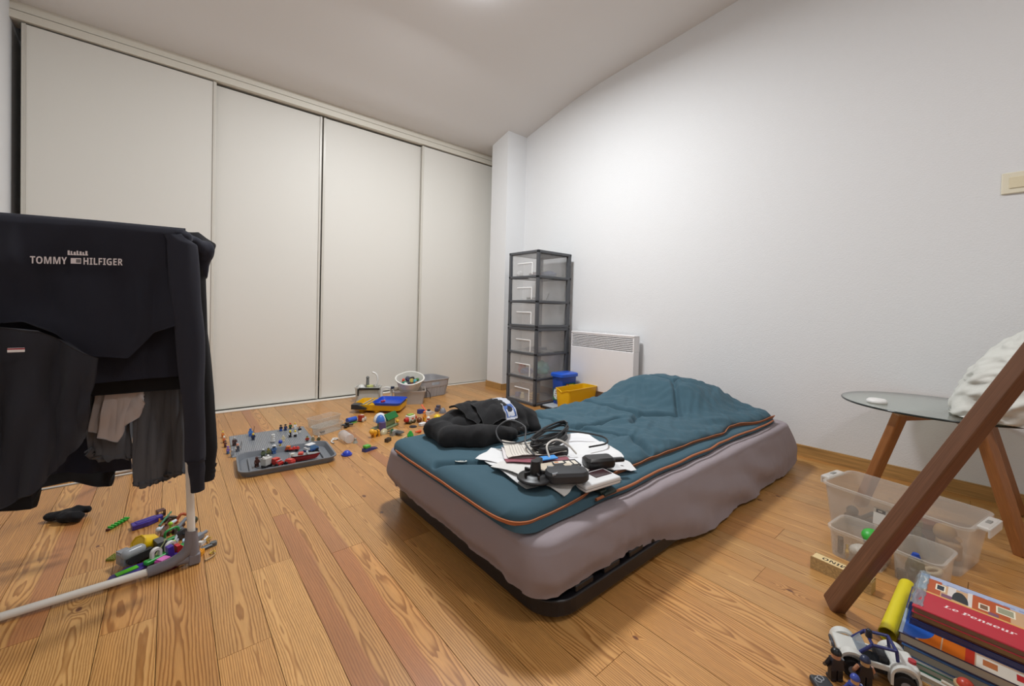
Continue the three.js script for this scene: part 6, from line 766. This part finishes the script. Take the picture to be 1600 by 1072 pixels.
{ // white police jeep
  const t = thing('toy_jeep', 'white toy off-road car with navy roll cage and black tyres', 'toy vehicle', [1.262, 0, -0.158], 2.0), white = plastic(0xd6d6d0), navy2 = plastic(0x252c68), blk = M(0x18181b, 0.7);
  part(t, 'chassis', rbox(0.13, 0.016, 0.05, 0.004, 0, 0.028, 0), blk); part(t, 'body', [rbox(0.045, 0.022, 0.058, 0.006, 0.05, 0.044, 0), rbox(0.05, 0.024, 0.06, 0.006, -0.05, 0.044, 0), rbox(0.06, 0.012, 0.006, 0.002, 0, 0.04, 0.028), rbox(0.06, 0.012, 0.006, 0.002, 0, 0.04, -0.028)], white);
  for (const [x, z] of [[0.046, 0.034], [0.046, -0.034], [-0.046, 0.034], [-0.046, -0.034]]) { const w = part(t, 'wheel', T(wheelG(0.021, 0.018), x, 0.021, z), blk); part(w, 'hub', cyl(0.009, 0.009, 0.019, 14).rotateX(Math.PI / 2).translate(x, 0.021, z), plastic(0x8a8d96), 'grey hub'); part(t, 'mudguard', T(archG(0.052, 0.04, 0.018, 0.005), x, 0.016, z), white); }
  for (const e of [-1, 1]) part(t, 'cage_side', [bar([0.032, 0.054, e * 0.025], [0.008, 0.08, e * 0.024], 0.0034), bar([0.008, 0.08, e * 0.024], [-0.034, 0.082, e * 0.024], 0.0034), bar([-0.034, 0.082, e * 0.024], [-0.038, 0.05, e * 0.025], 0.0034)], navy2, 'navy roll bar'); part(t, 'cage_cross', [bar([0.008, 0.08, -0.024], [0.008, 0.08, 0.024], 0.0034), bar([-0.034, 0.082, -0.024], [-0.034, 0.082, 0.024], 0.0034)].map(g => g)[0], navy2); part(t, 'cage_cross', bar([-0.034, 0.082, -0.024], [-0.034, 0.082, 0.024], 0.0034), navy2); part(t, 'siren', [cyl(0.006, 0.007, 0.012, 12, 0.008, 0.088, 0.0), sph(0.006, 0.008, 0.095, 0)], plastic(0x20222c));
  part(t, 'windscreen', T(rbox(0.002, 0.024, 0.046, 0.001).rotateZ(0.7), 0.026, 0.062, 0), frost(0xc8d0d8, 0.7, 0.1)); part(t, 'seat', rbox(0.02, 0.022, 0.04, 0.005, -0.014, 0.046, 0), plastic(0x24262c)); part(t, 'bull_bar', tube([[0.074, 0.036, -0.02], [0.078, 0.05, -0.014], [0.078, 0.05, 0.014], [0.074, 0.036, 0.02]], 0.003, 20, 7), plastic(0x3a3e48)); }
figure('black uniformed toy policeman with white collar and helmet beside the jeep', 1.17, -0.208, 2.4, { legs: 0x1b1b20, body: 0x2c2a30, arm: 0x1f1e24, hat: 0x16171a, head: 0xc8906c }, { s: 1.9 });
figure('navy uniformed toy policeman lying against the jeep wheel', 1.202, -0.162, 2.2, { legs: 0x1c1c24, body: 0x1e1e28, arm: 0xc89070, hat: 0x2c3450, head: 0xc8a070 }, { s: 1.8 });
figure('toy figure in a bright blue hood in front of the jeep', 1.134, -0.168, 2.3, { legs: 0x2c3a80, body: 0x3a4c9c, hat: 0x3c50a8, head: 0xd0a070 }, { s: 1.6 });
{ const [x, z] = [1.124, -0.213], t = thing('remote_control', 'dark grey remote control with a small emblem on the floor', 'remote', [x - 0.02, 0, z + 0.01], 0.75); part(t, 'shell', rbox(0.09, 0.014, 0.04, 0.006, 0, 0.007, 0), M(0x36383c, 0.5)); part(t, 'emblem', new THREE.TorusGeometry(0.006, 0.0012, 6, 18).rotateX(Math.PI / 2).translate(0.028, 0.0142, -0.008), plastic(0x9a9ca0)); part(t, 'emblem', new THREE.TorusGeometry(0.006, 0.0012, 6, 18).rotateX(Math.PI / 2).translate(0.034, 0.0142, 0.0), plastic(0x9a9ca0)); }
{ const [x, z] = [1.283, -0.094], t = thing('toy_bottle', 'tiny dark bottle with a red cap behind the jeep', 'toy', [x, 0, z]); part(t, 'glass', new THREE.LatheGeometry([[0, 0], [0.014, 0], [0.016, 0.004], [0.016, 0.03], [0.006, 0.044], [0.006, 0.052], [0, 0.052]].map(p => new THREE.Vector2(...p)), 20), M(0x3a2420, 0.15)); part(t, 'cap', cyl(0.007, 0.007, 0.012, 14, 0, 0.056, 0), plastic(0xb02c34)); }
{ const [x, z] = [1.33, -0.014], t = thing('toy_gnome', 'toy figure with a red domed hat and green coat by the books', 'toy figure', [x - 0.03, 0, z]); part(t, 'body', new THREE.LatheGeometry([[0, 0], [0.018, 0], [0.019, 0.01], [0.014, 0.035], [0, 0.036]].map(p => new THREE.Vector2(...p)), 20), plastic(0x3f7a58)); part(t, 'head', cyl(0.013, 0.014, 0.016, 16, 0, 0.042, 0), plastic(0x8a3a2c)); part(t, 'brim', cyl(0.018, 0.018, 0.004, 20, 0, 0.051, 0), plastic(0xb89a70)); part(t, 'hat', T(domeG(0.014, 0.014), 0, 0.053, 0), plastic(0xc0402c)); part(t, 'arm', bar([0, 0.036, -0.01], [-0.004, 0.04, -0.035], 0.0035), plastic(0xd8d0c0)); }
{ const [x, z] = [1.363, -0.054]; solo('toy_pole', [bar([0, 0.001, 0], [0.012, 0.05, -0.016], 0.0028), cyl(0.006, 0.007, 0.004, 12, 0, 0.002, 0)], plastic(0x22242a), 'thin black toy pole leaning against the books', 'toy', [x - 0.012, 0, z]); }

renderer.render(scene, camera);
